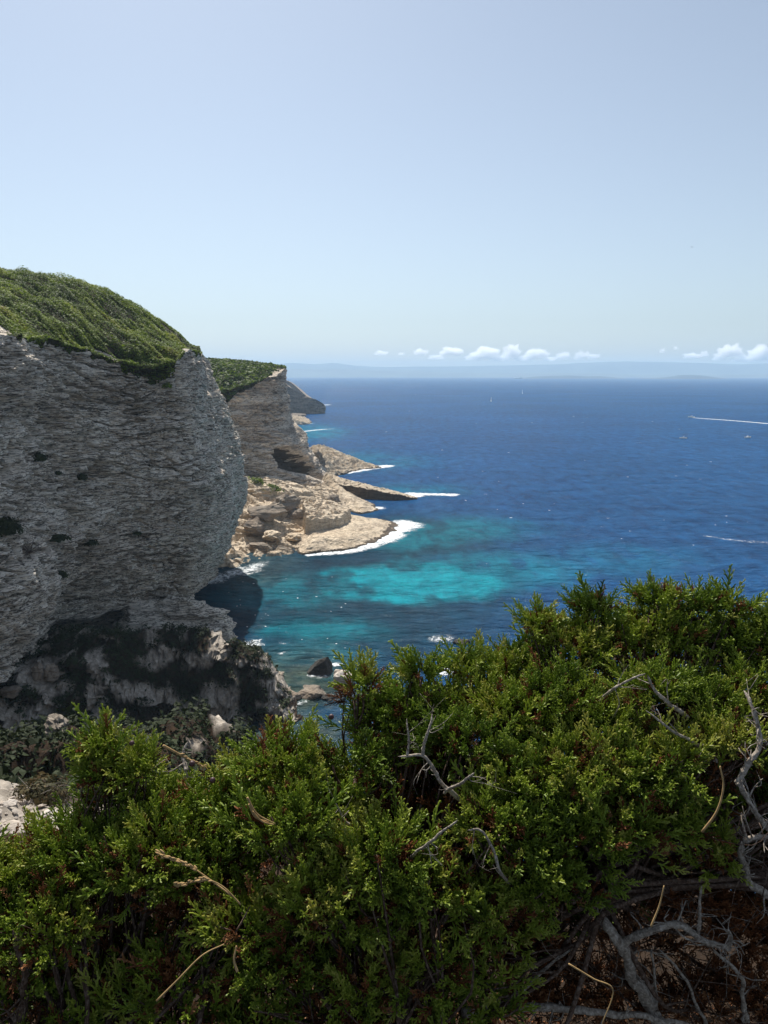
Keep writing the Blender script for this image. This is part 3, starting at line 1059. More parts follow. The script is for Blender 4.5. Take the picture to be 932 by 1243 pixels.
PLAN_NEAR = [(-66, 40), (-62, 62), (-58, 82), (-55.5, 100), (-56, 116), (-57, 130), (-52.5, 143), (-46, 149.5), (-40.5, 155), (-39.5, 170), (-39.0, 188),
             (-39.6, 203), (-43.5, 214), (-52, 226), (-72, 240), (-105, 255)]
SPINE_NEAR = [(-125, 60), (-120, 90), (-112, 125), (-106, 150), (-100, 168), (-96, 185), (-92, 200), (-90, 212), (-92, 222), (-100, 230)]
near_o, near_G, near_nv = cliff('headland_cliff', PLAN_NEAR, 1700, 560, top_near, SPINE_NEAR, top_near, prof_near, ROCK_NEAR, 3, T=1.0, big=1.7,
                                dense=(92, 222), ampf=lambda P: 1 - .4 * sstep(156, 172, P[:, 1]))

# ------------------------------------------------------------------ middle headland
top_mid = TPS([P3(268, 438, 372), P3(300, 440, 372), P3(328, 446, 358), P3(338, 451, 350), P3(276, 474, 322), P3(300, 462, 330), P3(318, 452, 342), P3(330, 449, 350),
               P3(240, 478, 318), P3(200, 450, 350), (-60, 400, 57), (-75, 460, 52), (-110, 420, 62), (-110, 500, 50), (-140, 380, 64), (-90, 560, 40)], 2e-3)


def prof_mid(q, z, P):
    x, y = P[..., 0], P[..., 1]
    right = sstep(-62, -44, x)
    up = np.interp(z, [-2, 4, 9, 14, 18, 23, 28, 32, 60], [20, 17, 13, 9.5, 7.5, 6.0, 2.6, -1.2, -4.5])
    zc = 18.5 - .36 * np.clip(np.asarray(y) - 330, -2, 40)
    cave = -14.0 * np.exp(-(np.abs((z - zc + 1.2 * noise(np.asarray(x) / 4, z / 4, 0, 71)) / 5.0)) ** 4) * sstep(327, 335, y) * (1 - sstep(364, 376, y))
    up = up + 1.2 * (z > 54) * right * (y < 380) + .9 * noise(z / 5.0, x / 30, 3, 7) * right
    return up * (.35 + .65 * right) + cave


PLAN_MID = [(-130, 300), (-100, 312), (-78, 318), (-62, 322), (-52, 328), (-45.5, 339), (-44, 355), (-47, 385), (-56, 430), (-72, 490), (-98, 560)]
SPINE_MID = [(-170, 350), (-150, 380), (-130, 400), (-115, 410), (-105, 420), (-98, 430), (-96, 450), (-100, 480), (-110, 530), (-125, 570)]
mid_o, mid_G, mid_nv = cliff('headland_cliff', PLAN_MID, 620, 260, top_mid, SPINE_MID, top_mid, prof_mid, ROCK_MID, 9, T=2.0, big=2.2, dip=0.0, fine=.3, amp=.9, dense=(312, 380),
                            dark=lambda P, Z: (np.abs(Z - (18.5 - .36 * np.clip(P[..., 1] - 330, -2, 40)) + 2.2 * noise(P[..., 1] / 3, Z / 3, 0, 72)) < 4.7) & (P[..., 1] > 331) & (P[..., 1] < 370) & (noise(P[..., 1] / 5, Z / 4, 3, 73) > -.75))  # band of painted shade along the hollow

# ------------------------------------------------------------------ far headland
top_far = TPS([P3(335, 464, 1060), P3(346, 467, 1060), P3(351, 467, 1060), P3(356, 474, 1060), P3(365, 478, 1060), P3(374, 484, 1060), P3(383, 485, 1060), P3(390, 489, 1062), P3(394, 492, 1066),
               (-100, 1150, 15), (-150, 1200, 42), (-220, 1100, 48), (-200, 1200, 50)], 2e-3)


def prof_far(q, z, P):
    return np.interp(z, [-2, 3, 8, 60], [0, -1, 1.5, -3.0]) + 0 * q


PLAN_FAR = [(-230, 1030), (-190, 1035), (-150, 1048), (-120, 1050), (-98, 1050), (-88, 1056), (-85, 1070), (-92, 1100), (-120, 1160), (-160, 1230)]
SPINE_FAR = [(-240, 1090), (-200, 1090), (-160, 1085), (-128, 1078), (-106, 1072), (-98, 1075), (-98, 1085), (-105, 1110), (-130, 1165), (-170, 1240)]
far_o, far_G, far_nv = cliff('headland_cliff', PLAN_FAR, 300, 70, top_far, SPINE_FAR, top_far, prof_far, ROCK_FAR, 15, T=4.0, big=3.5, dip=0, fine=.5, size_z=25, ncap=14)


# ------------------------------------------------------------------ rock shelves and shore (height fields on the water line)
def poly_sd(X, Y, poly):
    """signed distance, positive inside"""
    P = np.asarray(poly, float)
    Q = np.roll(P, -1, 0)
    best = np.full(X.shape, 1e9)
    ins = np.zeros(X.shape, bool)
    for (ax, ay), (bx_, by) in zip(P, Q):
        ex, ey = bx_ - ax, by - ay
        t = np.clip(((X - ax) * ex + (Y - ay) * ey) / (ex * ex + ey * ey + 1e-9), 0, 1)
        best = np.minimum(best, np.hypot(X - ax - t * ex, Y - ay - t * ey))
        c = (ay > Y) != (by > Y)
        with np.errstate(divide='ignore', invalid='ignore'):
            xi = ax + (Y - ay) * ex / (ey if ey else 1e-9)
        ins ^= c & (X < xi)
    return np.where(ins, best, -best)


def shelf(name, px_poly, zp, hfun, edge, mat, seed, label, res=0.36, rag=1.6, rough=.35, terr=0.0, cat='rock ledge', base=-1.6, wet=.8, plate=1.0):
    poly = smooth_path(np.concatenate([[at_z(*p, zp) for p in px_poly], [at_z(*px_poly[0], zp)]]), 90)[:-1, :2]
    lo, hi = poly.min(0) - edge - 3, poly.max(0) + edge + 3
    nx, ny = [int(np.clip((hi[k] - lo[k]) / res, 20, 420)) for k in (0, 1)]
    X, Y = np.meshgrid(np.linspace(lo[0], hi[0], nx), np.linspace(lo[1], hi[1], ny), indexing='ij')
    sd = poly_sd(X, Y, poly) + rag * fbm(X / 5, Y / 5, 0, seed, 4)
    H = hfun(X, Y, sd)
    h = H + rough * fbm(X / 3.2, Y / 3.2, 0, seed + 2, 5) * (1 + .2 * H) + .10 * fbm(X / .8, Y / .8, 0, seed + 6, 3)
    h = base + (h - base) * sstep(-edge * .5, edge * .5, sd)
    c1 = noise(X / 6 + .5 * noise(X / 3, Y / 3, 2, seed), Y / 9, 0, seed + 14)
    c2 = noise(X / 2.6, Y / 3.4, 1, seed + 15)
    plates = .55 * (np.floor(3 * c1) / 3 - c1) + .28 * (np.floor(3 * c2) / 3 - c2)
    h = h + plate * np.clip((sd + 1) / 4, 0, 1) * (plates - .55 * np.exp(-(c1 / .06) ** 2) - .3 * np.exp(-(c2 / .08) ** 2))
    if terr:
        s = h / terr + 1.1 * fbm(X / 6, Y / 6, 0, seed + 4, 4)
        i = np.floor(s)
        f = s - i
        h = h + terr * .75 * (i + sstep(.55, .95, f) - s)
    V = np.stack([X, Y, h], -1).reshape(-1, 3)
    Fq = grid_faces(nx, ny)
    keep = (sd.reshape(-1)[Fq] > -edge * .8).any(1)
    Fq = Fq[keep]
    u, inv = np.unique(Fq, return_inverse=True)
    o = new_mesh(name, V[u], inv.reshape(Fq.shape), mat)
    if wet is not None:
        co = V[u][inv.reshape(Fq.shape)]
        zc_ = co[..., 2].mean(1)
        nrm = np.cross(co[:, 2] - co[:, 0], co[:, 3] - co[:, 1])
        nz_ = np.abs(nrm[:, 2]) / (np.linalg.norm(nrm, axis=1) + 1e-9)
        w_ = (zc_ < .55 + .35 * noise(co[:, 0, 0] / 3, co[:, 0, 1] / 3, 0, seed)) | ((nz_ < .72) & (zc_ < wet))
        o.data.materials.append(ROCK_TIDE_SHADE)
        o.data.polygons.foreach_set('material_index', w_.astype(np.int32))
    return tag(o, label, cat)


def lerpx(x0, z0, x1, z1):
    return lambda X, Y, sd: np.interp(X, [min(x0, x1), max(x0, x1)], [z0, z1] if x0 < x1 else [z1, z0])


wx = lambda px, py, z=0: float(at_z(px, py, z)[0])
# A: the big sunlit slab nearest to us
shelf('rock_ledge', [(362, 672), (395, 668), (425, 665), (452, 658), (472, 648), (485, 638), (480, 632), (460, 628), (432, 626), (405, 624), (370, 632), (350, 650)], .8,
      lambda X, Y, sd: np.interp(X, [wx(370, 650), wx(430, 645), wx(486, 640)], [3.4, 2.3, .5]) * sstep(-1, 9, sd) + .3, 2.2, ROCK_SHELF, 51,
      'broad flat sandy slab reaching into the bay, nearest of the pale rock ledges', rough=.09, terr=0, plate=.4)
# block with a vertical face above slab A
shelf('rock_ledge', [(370, 634), (388, 632), (408, 628), (422, 622), (426, 616), (418, 607), (398, 602), (378, 602), (366, 614)], 6.5,
      lambda X, Y, sd: np.interp(X, [wx(360, 634, 6), wx(428, 616, 6)], [9.0, 6.0]), 1.6, ROCK_SHELF, 52,
      'stepped block with a sheer shaded face rising behind the nearest flat slab', rough=.25, rag=.7, terr=1.6)
# E: rounded platform with the tip at (458,616)
shelf('rock_ledge', [(398, 606), (416, 613), (432, 619), (448, 618.5), (459, 614.5), (456, 608), (440, 602), (425, 594), (410, 586), (398, 580), (386, 584)], 1.6,
      lambda X, Y, sd: np.interp(X, [wx(395, 600), wx(420, 606), wx(460, 614)], [7.5, 3.2, .9]) * sstep(-1, 7, sd) + .3, 2.2, ROCK_SHELF, 53,
      'low rounded pale platform between the sheer block and the long dark-faced spit', rough=.16, terr=0, plate=.55)
# B: long spit with dark undercut front
shelf('rock_ledge', [(408, 596), (430, 599), (455, 601), (480, 602), (500, 601.5), (507, 600), (490, 598.5), (462, 596.2), (436, 592.5), (415, 588), (398, 585)], 2.0,
      lambda X, Y, sd: np.interp(X, [wx(400, 596), wx(412, 598), wx(440, 600), wx(480, 601), wx(506, 600.5)], [6.6, 5.6, 5.0, 2.9, .6]), 1.0, ROCK_SHELF, 54,
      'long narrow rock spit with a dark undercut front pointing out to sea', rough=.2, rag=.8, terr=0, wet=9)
# C: two humps farther back
shelf('rock_ledge', [(362, 577), (385, 578), (405, 577), (420, 574.5), (432, 571), (448, 568.5), (464, 567), (452, 563), (430, 558.5), (410, 554), (390, 550), (368, 549)], .6,
      lambda X, Y, sd: np.interp(X, [wx(362, 565), wx(398, 568), wx(418, 570), wx(428, 568), wx(464, 567)], [9.0, 8.0, 5.5, 5.0, .8]) * sstep(-2, 14, sd) + .5, 4.0, ROCK_SHELF, 55,
      'tan two-humped rock ledge farthest back of the big pale ledges', res=.5, rag=2.0, rough=.55, terr=0)
# F: small islet under the far headland
shelf('rock_islet', [(353, 514), (366, 515), (377, 514), (378, 511.5), (368, 509.5), (354, 509)], .5,
      lambda X, Y, sd: np.interp(X, [wx(353, 513), wx(366, 513), wx(378, 513)], [5.5, 4.8, 1.0]), 5.0, ROCK_SHELF, 56,
      'small tan rock islet between the middle and far headlands', res=.6, rag=1.5, rough=.5, cat='rock islet')
shelf('rock_islet', [(354, 505), (366, 505.2), (372, 504.5), (368, 503.3), (354, 503)], .5,
      lambda X, Y, sd: 2.2 + 0 * X, 4.0, ROCK_FAR, 57,
      'thin dark rock just off the foot of the far headland', res=.7, rag=1.5, rough=.4, cat='rock islet')

# the broken shore below the middle headland
shore_pts = [tuple(at_z(p, q, 0)) for p, q in ((262, 704), (300, 689), (318, 681), (335, 677), (352, 674), (372, 668))]
shore_pts += [P3(312, 660, 234), P3(330, 655, 236), P3(355, 655, 237), P3(300, 640, 242), P3(330, 635, 246), P3(360, 640, 246), P3(305, 610, 256), P3(335, 608, 262), P3(362, 614, 262),
              P3(300, 583, 280), P3(330, 585, 285), P3(365, 592, 285), P3(290, 578, 300), P3(335, 590, 312), P3(395, 596, 300), P3(388, 592, 322), P3(360, 595, 318),
              (-90, 240, 9), (-95, 300, 20), (-32, 345, 5), (-45, 340, 5), (-22, 300, 2), (-25, 265, 3), (-75, 225, 4), (-18, 340, 4)]
shore_z = TPS(shore_pts, 2e-3)
nx, ny = 260, 420
X, Y = np.meshgrid(np.linspace(-92, -8, nx), np.linspace(196, 352, ny), indexing='ij')
H = shore_z(X, Y) + 1.5 * fbm(X / 11, Y / 11, 0, 61, 3) + .8 * fbm(X / 3.5, Y / 3.5, 0, 62, 4)
# tilted slabs: beds dipping to the left
s = (H + .22 * X + 1.2 * fbm(X / 14, Y / 14, 0, 64, 3)) / 1.9
i = np.floor(s)
f = s - i
H = H + 1.9 * .8 * (i + sstep(.5, .92, f) - s)
H = H + .9 * (hash01(np.floor(X / 3.3 + 2 * noise(X / 7, Y / 7)).astype(np.int64), np.floor(Y / 4.1 + 2 * noise(X / 6, Y / 6, 4)).astype(np.int64), i.astype(np.int64), 5) - .5) + .15 * fbm(X / .9, Y / .9, 0, 66, 3)
edge_ = poly_sd(X, Y, smooth_path([at_z(p, q, 0) for p, q in ((250, 712), (285, 694), (312, 684), (335, 678), (352, 675), (374, 668), (385, 650), (400, 625), (420, 605), (405, 590), (392, 570), (300, 560), (200, 600), (170, 700), (250, 712))], 120)[:-1, :2])
H = np.where(edge_ > 2.5, H, -1.8 + (H + 1.8) * sstep(-1.5, 2.5, edge_ + .8 * fbm(X / 4, Y / 4, 0, 3, 3)))
o = new_mesh('rocky_shore', np.stack([X, Y, H], -1).reshape(-1, 3), grid_faces(nx, ny), ROCK_SHELF)
o['kind'] = 'structure'


# ------------------------------------------------------------------ boulders
def boulder_mesh(size, seed, sub=4, cuts=9, rough=.22):
    V, F = ico(sub)
    rg = np.random.default_rng(seed)
    for _ in range(cuts):
        n = rg.normal(size=3)
        n /= np.linalg.norm(n)
        d = rg.uniform(.55, .85)
        e = V @ n - d
        V = V - np.clip(e, 0, None)[:, None] * n * .92
    V = V * (1 + rough * fbm(V[:, 0] * 2, V[:, 1] * 2, V[:, 2] * 2, seed, 4))[:, None]
    lay = np.floor(V[:, 2] * 5 + 2 * V[:, 0] * .3)
    V[:, :2] *= (1 + .17 * (hash01(lay.astype(np.int64), 0, 0, seed) - .5))[:, None]
    return V * np.asarray(size) * .62, F


def boulder(px, py, size, seed, mat, label, name='boulder', z=0.0, yaw=0.0, group=None, D=None, sub=4, cat='boulder', cuts=15, tilt=0.0):
    V, F = boulder_mesh(size, seed, sub, cuts)
    o = new_mesh(name, V, F, mat)
    p = at_z(px, py, z) if D is None else at(px, py, D)
    o.location = Vector([float(c) for c in p])
    o.rotation_euler = (tilt, 0, yaw)
    return tag(o, label, cat, group)


# dark pointed rock in the bay: own silhouette
V, F = ico(5)
V[:, 2] = np.where(V[:, 2] > 0, V[:, 2] * (1 + .55 * sstep(-.2, .9, V[:, 0])), V[:, 2])
V[:, 0] += .18 * np.clip(V[:, 2], 0, 2)
for n_, d_ in (((-.75, 0, .66), .62), ((.93, -.2, .3), .80), ((-.1, -.9, .4), .7), ((.1, .1, 1), 1.36), ((-.45, -.5, .74), .78), ((.5, -.8, .1), .8)):
    n_ = np.array(n_) / np.linalg.norm(n_)
    V = V - np.clip(V @ n_ - d_, 0, None)[:, None] * n_
V = V * (1 + .10 * fbm(V[:, 0] * 2.4, V[:, 1] * 2.4, V[:, 2] * 2.4, 7, 5))[:, None] * np.array([2.5, 2.2, 2.15])
o = new_mesh('sea_rock', V, F, ROCK_WET)
o.location = Vector([float(c) for c in at_z(388, 814, .3)])
tag(o, 'dark wet pointed rock standing alone in the bay', 'rock')
boulder(346, 846, (4.6, 4, 2.6), 3, ROCK_DARK, 'small tan rock awash beside the shaded mound, left of the flat brown one', 'sea_rock', .3, .3, cat='rock')
boulder(378, 842, (4.2, 3.4, 2.4), 4, ROCK_DARK, 'flat brown rock awash below the dark pointed one', 'sea_rock', .3, .1, cat='rock')
boulder(416, 826, (4.2, 4, 3.6), 5, STONE, 'white-topped rock awash beside the tip of the middle juniper', 'sea_rock', .4, .4, cat='rock')
boulder(398, 847, (2.4, 2, 1.2), 6, ROCK_WET, 'low dark stone awash right of the flat brown rock', 'sea_rock', .1, .1, cat='rock')
boulder(331, 822, (3.6, 3, 1.8), 8, ROCK_DARK, 'brown rock in foam at the right foot of the shaded mound', 'sea_rock', .2, .7, cat='rock')
boulder(560, 780, (3.4, 2.6, .9), 9, ROCK_WET, 'low dark rock under the breaking wave in the middle of the bay', 'sea_rock', .1, .2, cat='rock')
# boulders on the broken shore
for k, (px, py, D, s, lab, mt) in enumerate((
        (358, 625, 256, (8, 6, 5), 'large grey-brown boulder at the left end of the sheer block', ROCK_DARK),
        (322, 622, 246, (13, 7, 5), 'long tilted dark slab on the broken shore under the hollow', ROCK_DARK),
        (345, 612, 258, (10, 7, 6.5), 'bulky brown boulder behind the long tilted slab', ROCK_DARK),
        (308, 640, 240, (8, 6, 5.5), 'brown split boulder beside the near headland wall', ROCK_DARK),
        (330, 650, 236, (9, 6, 3.6), 'low pale bedded slab above the surf on the broken shore', ROCK_SHELF),
        (356, 652, 238, (8, 5, 3.2), 'tan bedded slab leaning on the left end of the flat ledge', ROCK_SHELF),
        (316, 664, 228, (9, 5, 3.2), 'low brown rock at the waterline beside the headland foot', ROCK_DARK),
        (342, 668, 229, (8, 4, 2.6), 'wet brown rock at the waterline left of the flat ledge', ROCK_DARK),
        (318, 598, 268, (9, 8, 5), 'pale boulder with green scrub at the top of the broken shore', ROCK_SHELF),
        (386, 560, 395, (7, 6, 9), 'upright knob of rock at the inner end of the two-humped ledge', ROCK_DARK),
        (405, 607, 285, (6, 5, 3.5), 'small dark boulder on top of the stepped block', ROCK_DARK))):
    boulder(px, py, s, 200 + k, mt, lab, D=D, yaw=.4 * k, tilt=(.25 if k == 1 else .08))

# pale bump of rock at the foot of the near headland and its lumps
for k, (px, py, D, s, lab) in enumerate((
        (232, 758, 150, (16, 12, 12), 'pale smooth rock bulge at the foot of the near headland by the water'),
        (180, 762, 147, (15, 10, 9), 'pale grey boulder jammed under the overhang of the near headland'),
        (258, 776, 141, (7, 7, 6), 'pale rounded rock at the waterline between overhang and shaded mound'))):
    boulder(px, py, s, 300 + k, ROCK_NEAR, lab, D=D, yaw=.3 * k, sub=5)
# ------------------------------------------------------------------ our own cliff edge: ground, ravine slope and the shaded mound
G0 = EYE - 1.55
tp = [(0, -4, G0 + .1), (-4, -2, G0 + .2), (4, -2, G0), (0, 0, G0), (0, 1.2, G0 - .12), (-1.2, 1.2, G0 - .25), (1.2, 1.5, G0 - .05), (1.5, 2.6, G0 - .5), (0, 2.6, G0 - .9), (-1.5, 2.6, G0 - 1.0),
      (-8, 0, G0 + .6), (8, 0, G0 - 1), (-8, -6, G0 + .8), (8, -6, G0)]
tp += [P3(30, 1050, 8), P3(-60, 1010, 8), P3(20, 990, 13.5), P3(80, 1000, 12.5), P3(-40, 985, 15), P3(10, 962, 18), P3(70, 962, 18), P3(150, 1010, 15), P3(300, 1000, 16), P3(-150, 960, 18)]
tp += [P3(0, 990, 30), P3(80, 985, 30), P3(-80, 980, 30), P3(0, 985, 60), P3(120, 940, 38), P3(160, 915, 44), P3(205, 899, 48), P3(260, 892, 51), P3(320, 893, 53), (-15, 68, 8), (-24, 70, 6), (-22, 84, 1), (-36, 84, 1.5), (-12, 82, 0), (-50, 80, 6)]
tp += [P3(0, 868, 97), P3(0, 915, 94), P3(0, 955, 91), P3(60, 852, 101), P3(60, 900, 97), P3(60, 948, 94), P3(110, 815, 107), P3(110, 870, 103), P3(110, 930, 99), P3(160, 790, 112), P3(160, 845, 109), P3(160, 915, 105),
       P3(205, 778, 116), P3(205, 830, 113), P3(205, 905, 109), P3(262, 783, 116), P3(262, 840, 113), P3(262, 900, 110), P3(300, 806, 114), P3(305, 850, 112), P3(320, 835, 113), P3(322, 868, 111.5), P3(150, 782, 119), P3(90, 785, 117)]
tp += [(-13.5, 108, -1.0), (-13, 95, -1), (-6, 74, -1.5), (-5, 100, -3), (-15, 118, -1.5), (-24, 130, 0), (-36, 138, 1.5), (-50, 128, 8), (-58, 112, 10), (-62, 92, 10), (-60, 60, 20), (-50, 40, 30),
       (-4, 45, 16), (4, 32, 18), (12, 40, 4), (20, 22, 22), (30, 8, 40), (30, 60, -3), (10, 80, -3), (-20, 140, -2), (35, 30, 5)]
ter = TPS(tp, 1e-3)
# polar-ish grid from our feet outwards
aa = np.radians(np.concatenate([np.linspace(-120, -33, 70)[:-1], np.linspace(-33, -4, 250), np.linspace(-4, 60, 130)[1:], np.linspace(60, 120, 30)[1:]]))
rr = [0.0, .15]
r = .3
while r < 150:
    rr.append(r)
    r *= 1.0028 if 88 < r < 121 else 1.018
rr = np.array(rr)
A, Q = np.meshgrid(aa, rr, indexing='ij')
X, Y = Q * np.sin(A), Q * np.cos(A) - .2


def ground_z(X, Y):
    q = np.hypot(X, Y)
    z = ter(X, Y)
    a = np.clip((q - 6) / 40, 0, 1)
    z = z + a * (2.2 * fbm(X / 12, Y / 12, 0, 71, 4) + 1.5 * (.5 - np.abs(noise(X / 4, Y / 4, 0, 78))) + .9 * fbm(X / 3, Y / 3, 0, 72, 4))
    b = sstep(4, 12, q)
    z = z + b * (.35 * fbm(X / 2.0, Y / 2.0, 0, 73, 4) + .12 * fbm(X / .5, Y / .5, 0, 75, 3)) + .02 * fbm(X / .12, Y / .12, 0, 74, 3) * (1 - b)
    return np.minimum(z, np.where(q < 5, 60, 53.2))


Z = np.maximum(ground_z(X, Y), -2.0)
wb_ = sstep(84, 92, Y) * (1 - sstep(118, 126, Y)) * (X < -6)
Yd = Y - wb_ * (1.5 * fbm(X / 4.5, Z / 3.0, Y / 9, 171, 4) + 1.15 * strata(X * 1.1, Z, 175, .9, .05))
Vg = np.stack([X, Yd, Z], -1)

m, nt, nd, ln = mat_new('slope_ground')
out = N(nd, 'ShaderNodeOutputMaterial')
bs = N(nd, 'ShaderNodeBsdfPrincipled', i_Roughness=.95)
bs.inputs['Specular IOR Level'].default_value = .1
geo = N(nd, 'ShaderNodeNewGeometry')
n1 = N(nd, 'ShaderNodeTexNoise', i_Scale=.16, i_Detail=8.0, i_Roughness=.62)
n2 = N(nd, 'ShaderNodeTexNoise', i_Scale=1.6, i_Detail=9.0, i_Roughness=.72)
ln.new(geo.outputs['Position'], n1.inputs['Vector'])
ln.new(geo.outputs['Position'], n2.inputs['Vector'])
att = N(nd, 'ShaderNodeAttribute', attribute_name='soil')
soil = ramp(nd, [(.35, (.012, .008, .005)), (.55, (.032, .020, .012)), (.75, (.075, .048, .030))])
lime = ramp(nd, [(.3, (.13, .11, .09)), (.5, (.30, .26, .215)), (.65, (.50, .44, .37))])
ln.new(n2.outputs[0], soil.inputs[0])
ln.new(n2.outputs[0], lime.inputs[0])
mx = N(nd, 'ShaderNodeMixRGB')
ln.new(att.outputs['Fac'], mx.inputs[0])
ln.new(lime.outputs[0], mx.inputs[1])
ln.new(soil.outputs[0], mx.inputs[2])
ln.new(mx.outputs[0], bs.inputs['Base Color'])
bp = N(nd, 'ShaderNodeBump', i_Strength=.7, i_Distance=.12)
ln.new(n2.outputs[0], bp.inputs['Height'])
ln.new(bp.outputs[0], bs.inputs['Normal'])
ln.new(bs.outputs[0], out.inputs[0])
q = np.hypot(X, Y)
cov_ = fbm(X / 5, (Y + Z) / 4.5, 0, 101, 4)
px, py = to_px(Vg)


def bare_of(px, py):
    return np.maximum.reduce([.62 * np.exp(-(((px - 268) / 18) ** 2 + ((py - 868) / 45) ** 2)), .55 * np.exp(-(((px - 240) / 25) ** 2 + ((py - 905) / 14) ** 2)),
                              np.exp(-(((px - 50) / 30) ** 2 + ((py - 822) / 18) ** 2)), .30 * np.exp(-(((px - 15) / 40) ** 2 + ((py - 905) / 45) ** 2))])


thick = sstep(-.15, .15, cov_ + .12 + .75 * (1 - sstep(62, 80, q)) - 1.2 * bare_of(px, py)) * sstep(20, 25, q) * (X < -8)
soilv = np.clip(thick + (1 - sstep(8.5, 11.5, q)) + sstep(-.35, .25, fbm(X / 1.6, Y / 1.6, 0, 81, 5)) * .92 * sstep(8, 12, q) * (1 - sstep(22, 40, q)), 0, 1)
o = new_mesh('ground', Vg.reshape(-1, 3), grid_faces(*X.shape)[:, ::-1], m, smooth=False, attrs={'soil': soilv})
o['kind'] = 'structure'


# ------------------------------------------------------------------ leaf masses
def leaf_mesh(name, P, Nrm, size, mat, tint, seed, flat=.5, aspect=1.7):
    """one small bent leaf-clump face per point"""
    rg = np.random.default_rng(seed)
    n = len(P)
    d = rg.normal(size=(n, 3)) * flat + Nrm
    d /= np.linalg.norm(d, axis=1)[:, None]
    a = np.cross(d, rg.normal(size=(n, 3)))
    a /= np.linalg.norm(a, axis=1)[:, None]
    b = np.cross(d, a)
    s = (size * rg.uniform(.45, 1.1, n) * (1 + .9 * (rg.random(n) < .15)))[:, None]
    q0 = P - a * s * .5 * aspect
    q1 = P + b * s * .5 + d * s * .12
    q2 = P + a * s * .5 * aspect
    q3 = P - b * s * .5 + d * s * .12
    V = np.stack([q0, q1, q2, q3], 1).reshape(-1, 3)
    i = np.arange(n)[:, None] * 4
    F = np.concatenate([i + np.array([[0, 1, 3]]), i + np.array([[1, 2, 3]])])
    return new_mesh(name, V, F, mat, attrs={'tint': np.repeat(tint, 4)})


def sample_grid(G, mask, n, seed):
    """random points + normals on a vertex grid (nu,nv,3); mask per face"""
    a, b, c, d = G[:-1, :-1], G[1:, :-1], G[1:, 1:], G[:-1, 1:]
    nr = np.cross(c - a, d - b)
    ar = np.linalg.norm(nr, axis=-1)
    nr = nr / (ar[..., None] + 1e-12)
    w = (ar * mask).ravel()
    rg = np.random.default_rng(seed)
    idx = rg.choice(w.size, n, p=w / w.sum())
    u, v = rg.random(n)[:, None], rg.random(n)[:, None]
    f = lambda t: t.reshape(-1, 3)[idx]
    P = f(a) * (1 - u) * (1 - v) + f(b) * u * (1 - v) + f(c) * u * v + f(d) * (1 - u) * v
    return P, f(nr)


GREEN_TOP = leaf_mat('maquis_green', [(0, (.016, .022, .006)), (.3, (.062, .096, .013)), (.6, (.165, .225, .025)), (.85, (.27, .31, .038)), (1, (.30, .25, .08))], .38, .6, .1)
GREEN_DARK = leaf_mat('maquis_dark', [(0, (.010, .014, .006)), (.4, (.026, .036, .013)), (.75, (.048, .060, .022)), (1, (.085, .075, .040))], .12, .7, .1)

# maquis on the near headland: combed by the wind, draping over the rim
Gc = near_G[:, near_nv - 70:-1]
mid = .25 * (Gc[:-1, :-1] + Gc[1:, :-1] + Gc[1:, 1:] + Gc[:-1, 1:])
px, py = to_px(mid)
cap_id = np.arange(Gc.shape[1] - 1)[None, :] + 0 * px
low = np.interp(px, [-300, -60, 0, 22, 60, 100, 140, 180, 200, 209, 216, 235, 252, 262], [402, 398, 394, 406, 416, 430, 446, 460, 470, 462, 436, 428, 434, 436])
rag = 16 * fbm(mid[..., 0] / 5, mid[..., 1] / 5, mid[..., 2] / 9, 91, 4)
mask = ((py < low + rag) & (mid[..., 1] > 60)).astype(float)
soil_faces(near_o, near_G, near_nv - 70, (mask > 0).astype(np.int32))
edge_d = (low + rag - py)
P, Nn = sample_grid(Gc, mask, 620000, 5)
# streaks run down the slope
al = P[:, 0] * .90 - P[:, 1] * .43
ac = P[:, 0] * .43 + P[:, 1] * .90 + 1.2 * noise(P[:, 0] / 9, P[:, 1] / 9, 0, 95)
rid = noise(ac / 2.6, al / 13, 0, 93) + .6 * noise(ac / 1.1, al / 7, 3, 98)
h = .8 + 1.0 * rid + .9 * fbm(P[:, 0] / 4.5, P[:, 1] / 4.5, 0, 94, 4)
pat = fbm(P[:, 0] / 8, P[:, 1] / 8, 0, 99, 3)
ok = (h > .0) & (rng.random(len(P)) < .35 + .65 * sstep(-.5, -.1, pat))
P, Nn, al, ac, h, rid, pat = P[ok], Nn[ok], al[ok], ac[ok], h[ok], rid[ok], pat[ok]
h = np.clip(h, .12, 2.8) * (1 - .72 * sstep(172, 200, P[:, 1]))
qx, qy = to_px(P)
h = h * (.25 + .75 * sstep(0, 34, np.interp(qx, [-300, -60, 0, 22, 60, 100, 140, 180, 200, 209, 216, 235, 252, 262], [402, 398, 394, 406, 416, 430, 446, 460, 470, 462, 436, 428, 434, 436]) - qy))
rg = np.random.default_rng(6)
lift = h * rg.random(len(P)) ** .45
P = P + np.stack([0 * lift, 0 * lift, lift], -1) + Nn * (lift * .15)[:, None]
tint = np.clip(.52 + .30 * fbm(ac / 4, al / 14, 0, 97, 3) + .12 * rid + .30 * pat + rg.normal(0, .08, len(P)), 0, 1)
up = np.array([.1, -.15, 1.0])
leaf = leaf_mesh('maquis_scrub', P, Nn * .6 + up * .6, .21, GREEN_TOP, tint, 8, .5)
tag(leaf, 'wind-combed green scrub draped over the top of the near headland', 'scrub', kind='stuff')

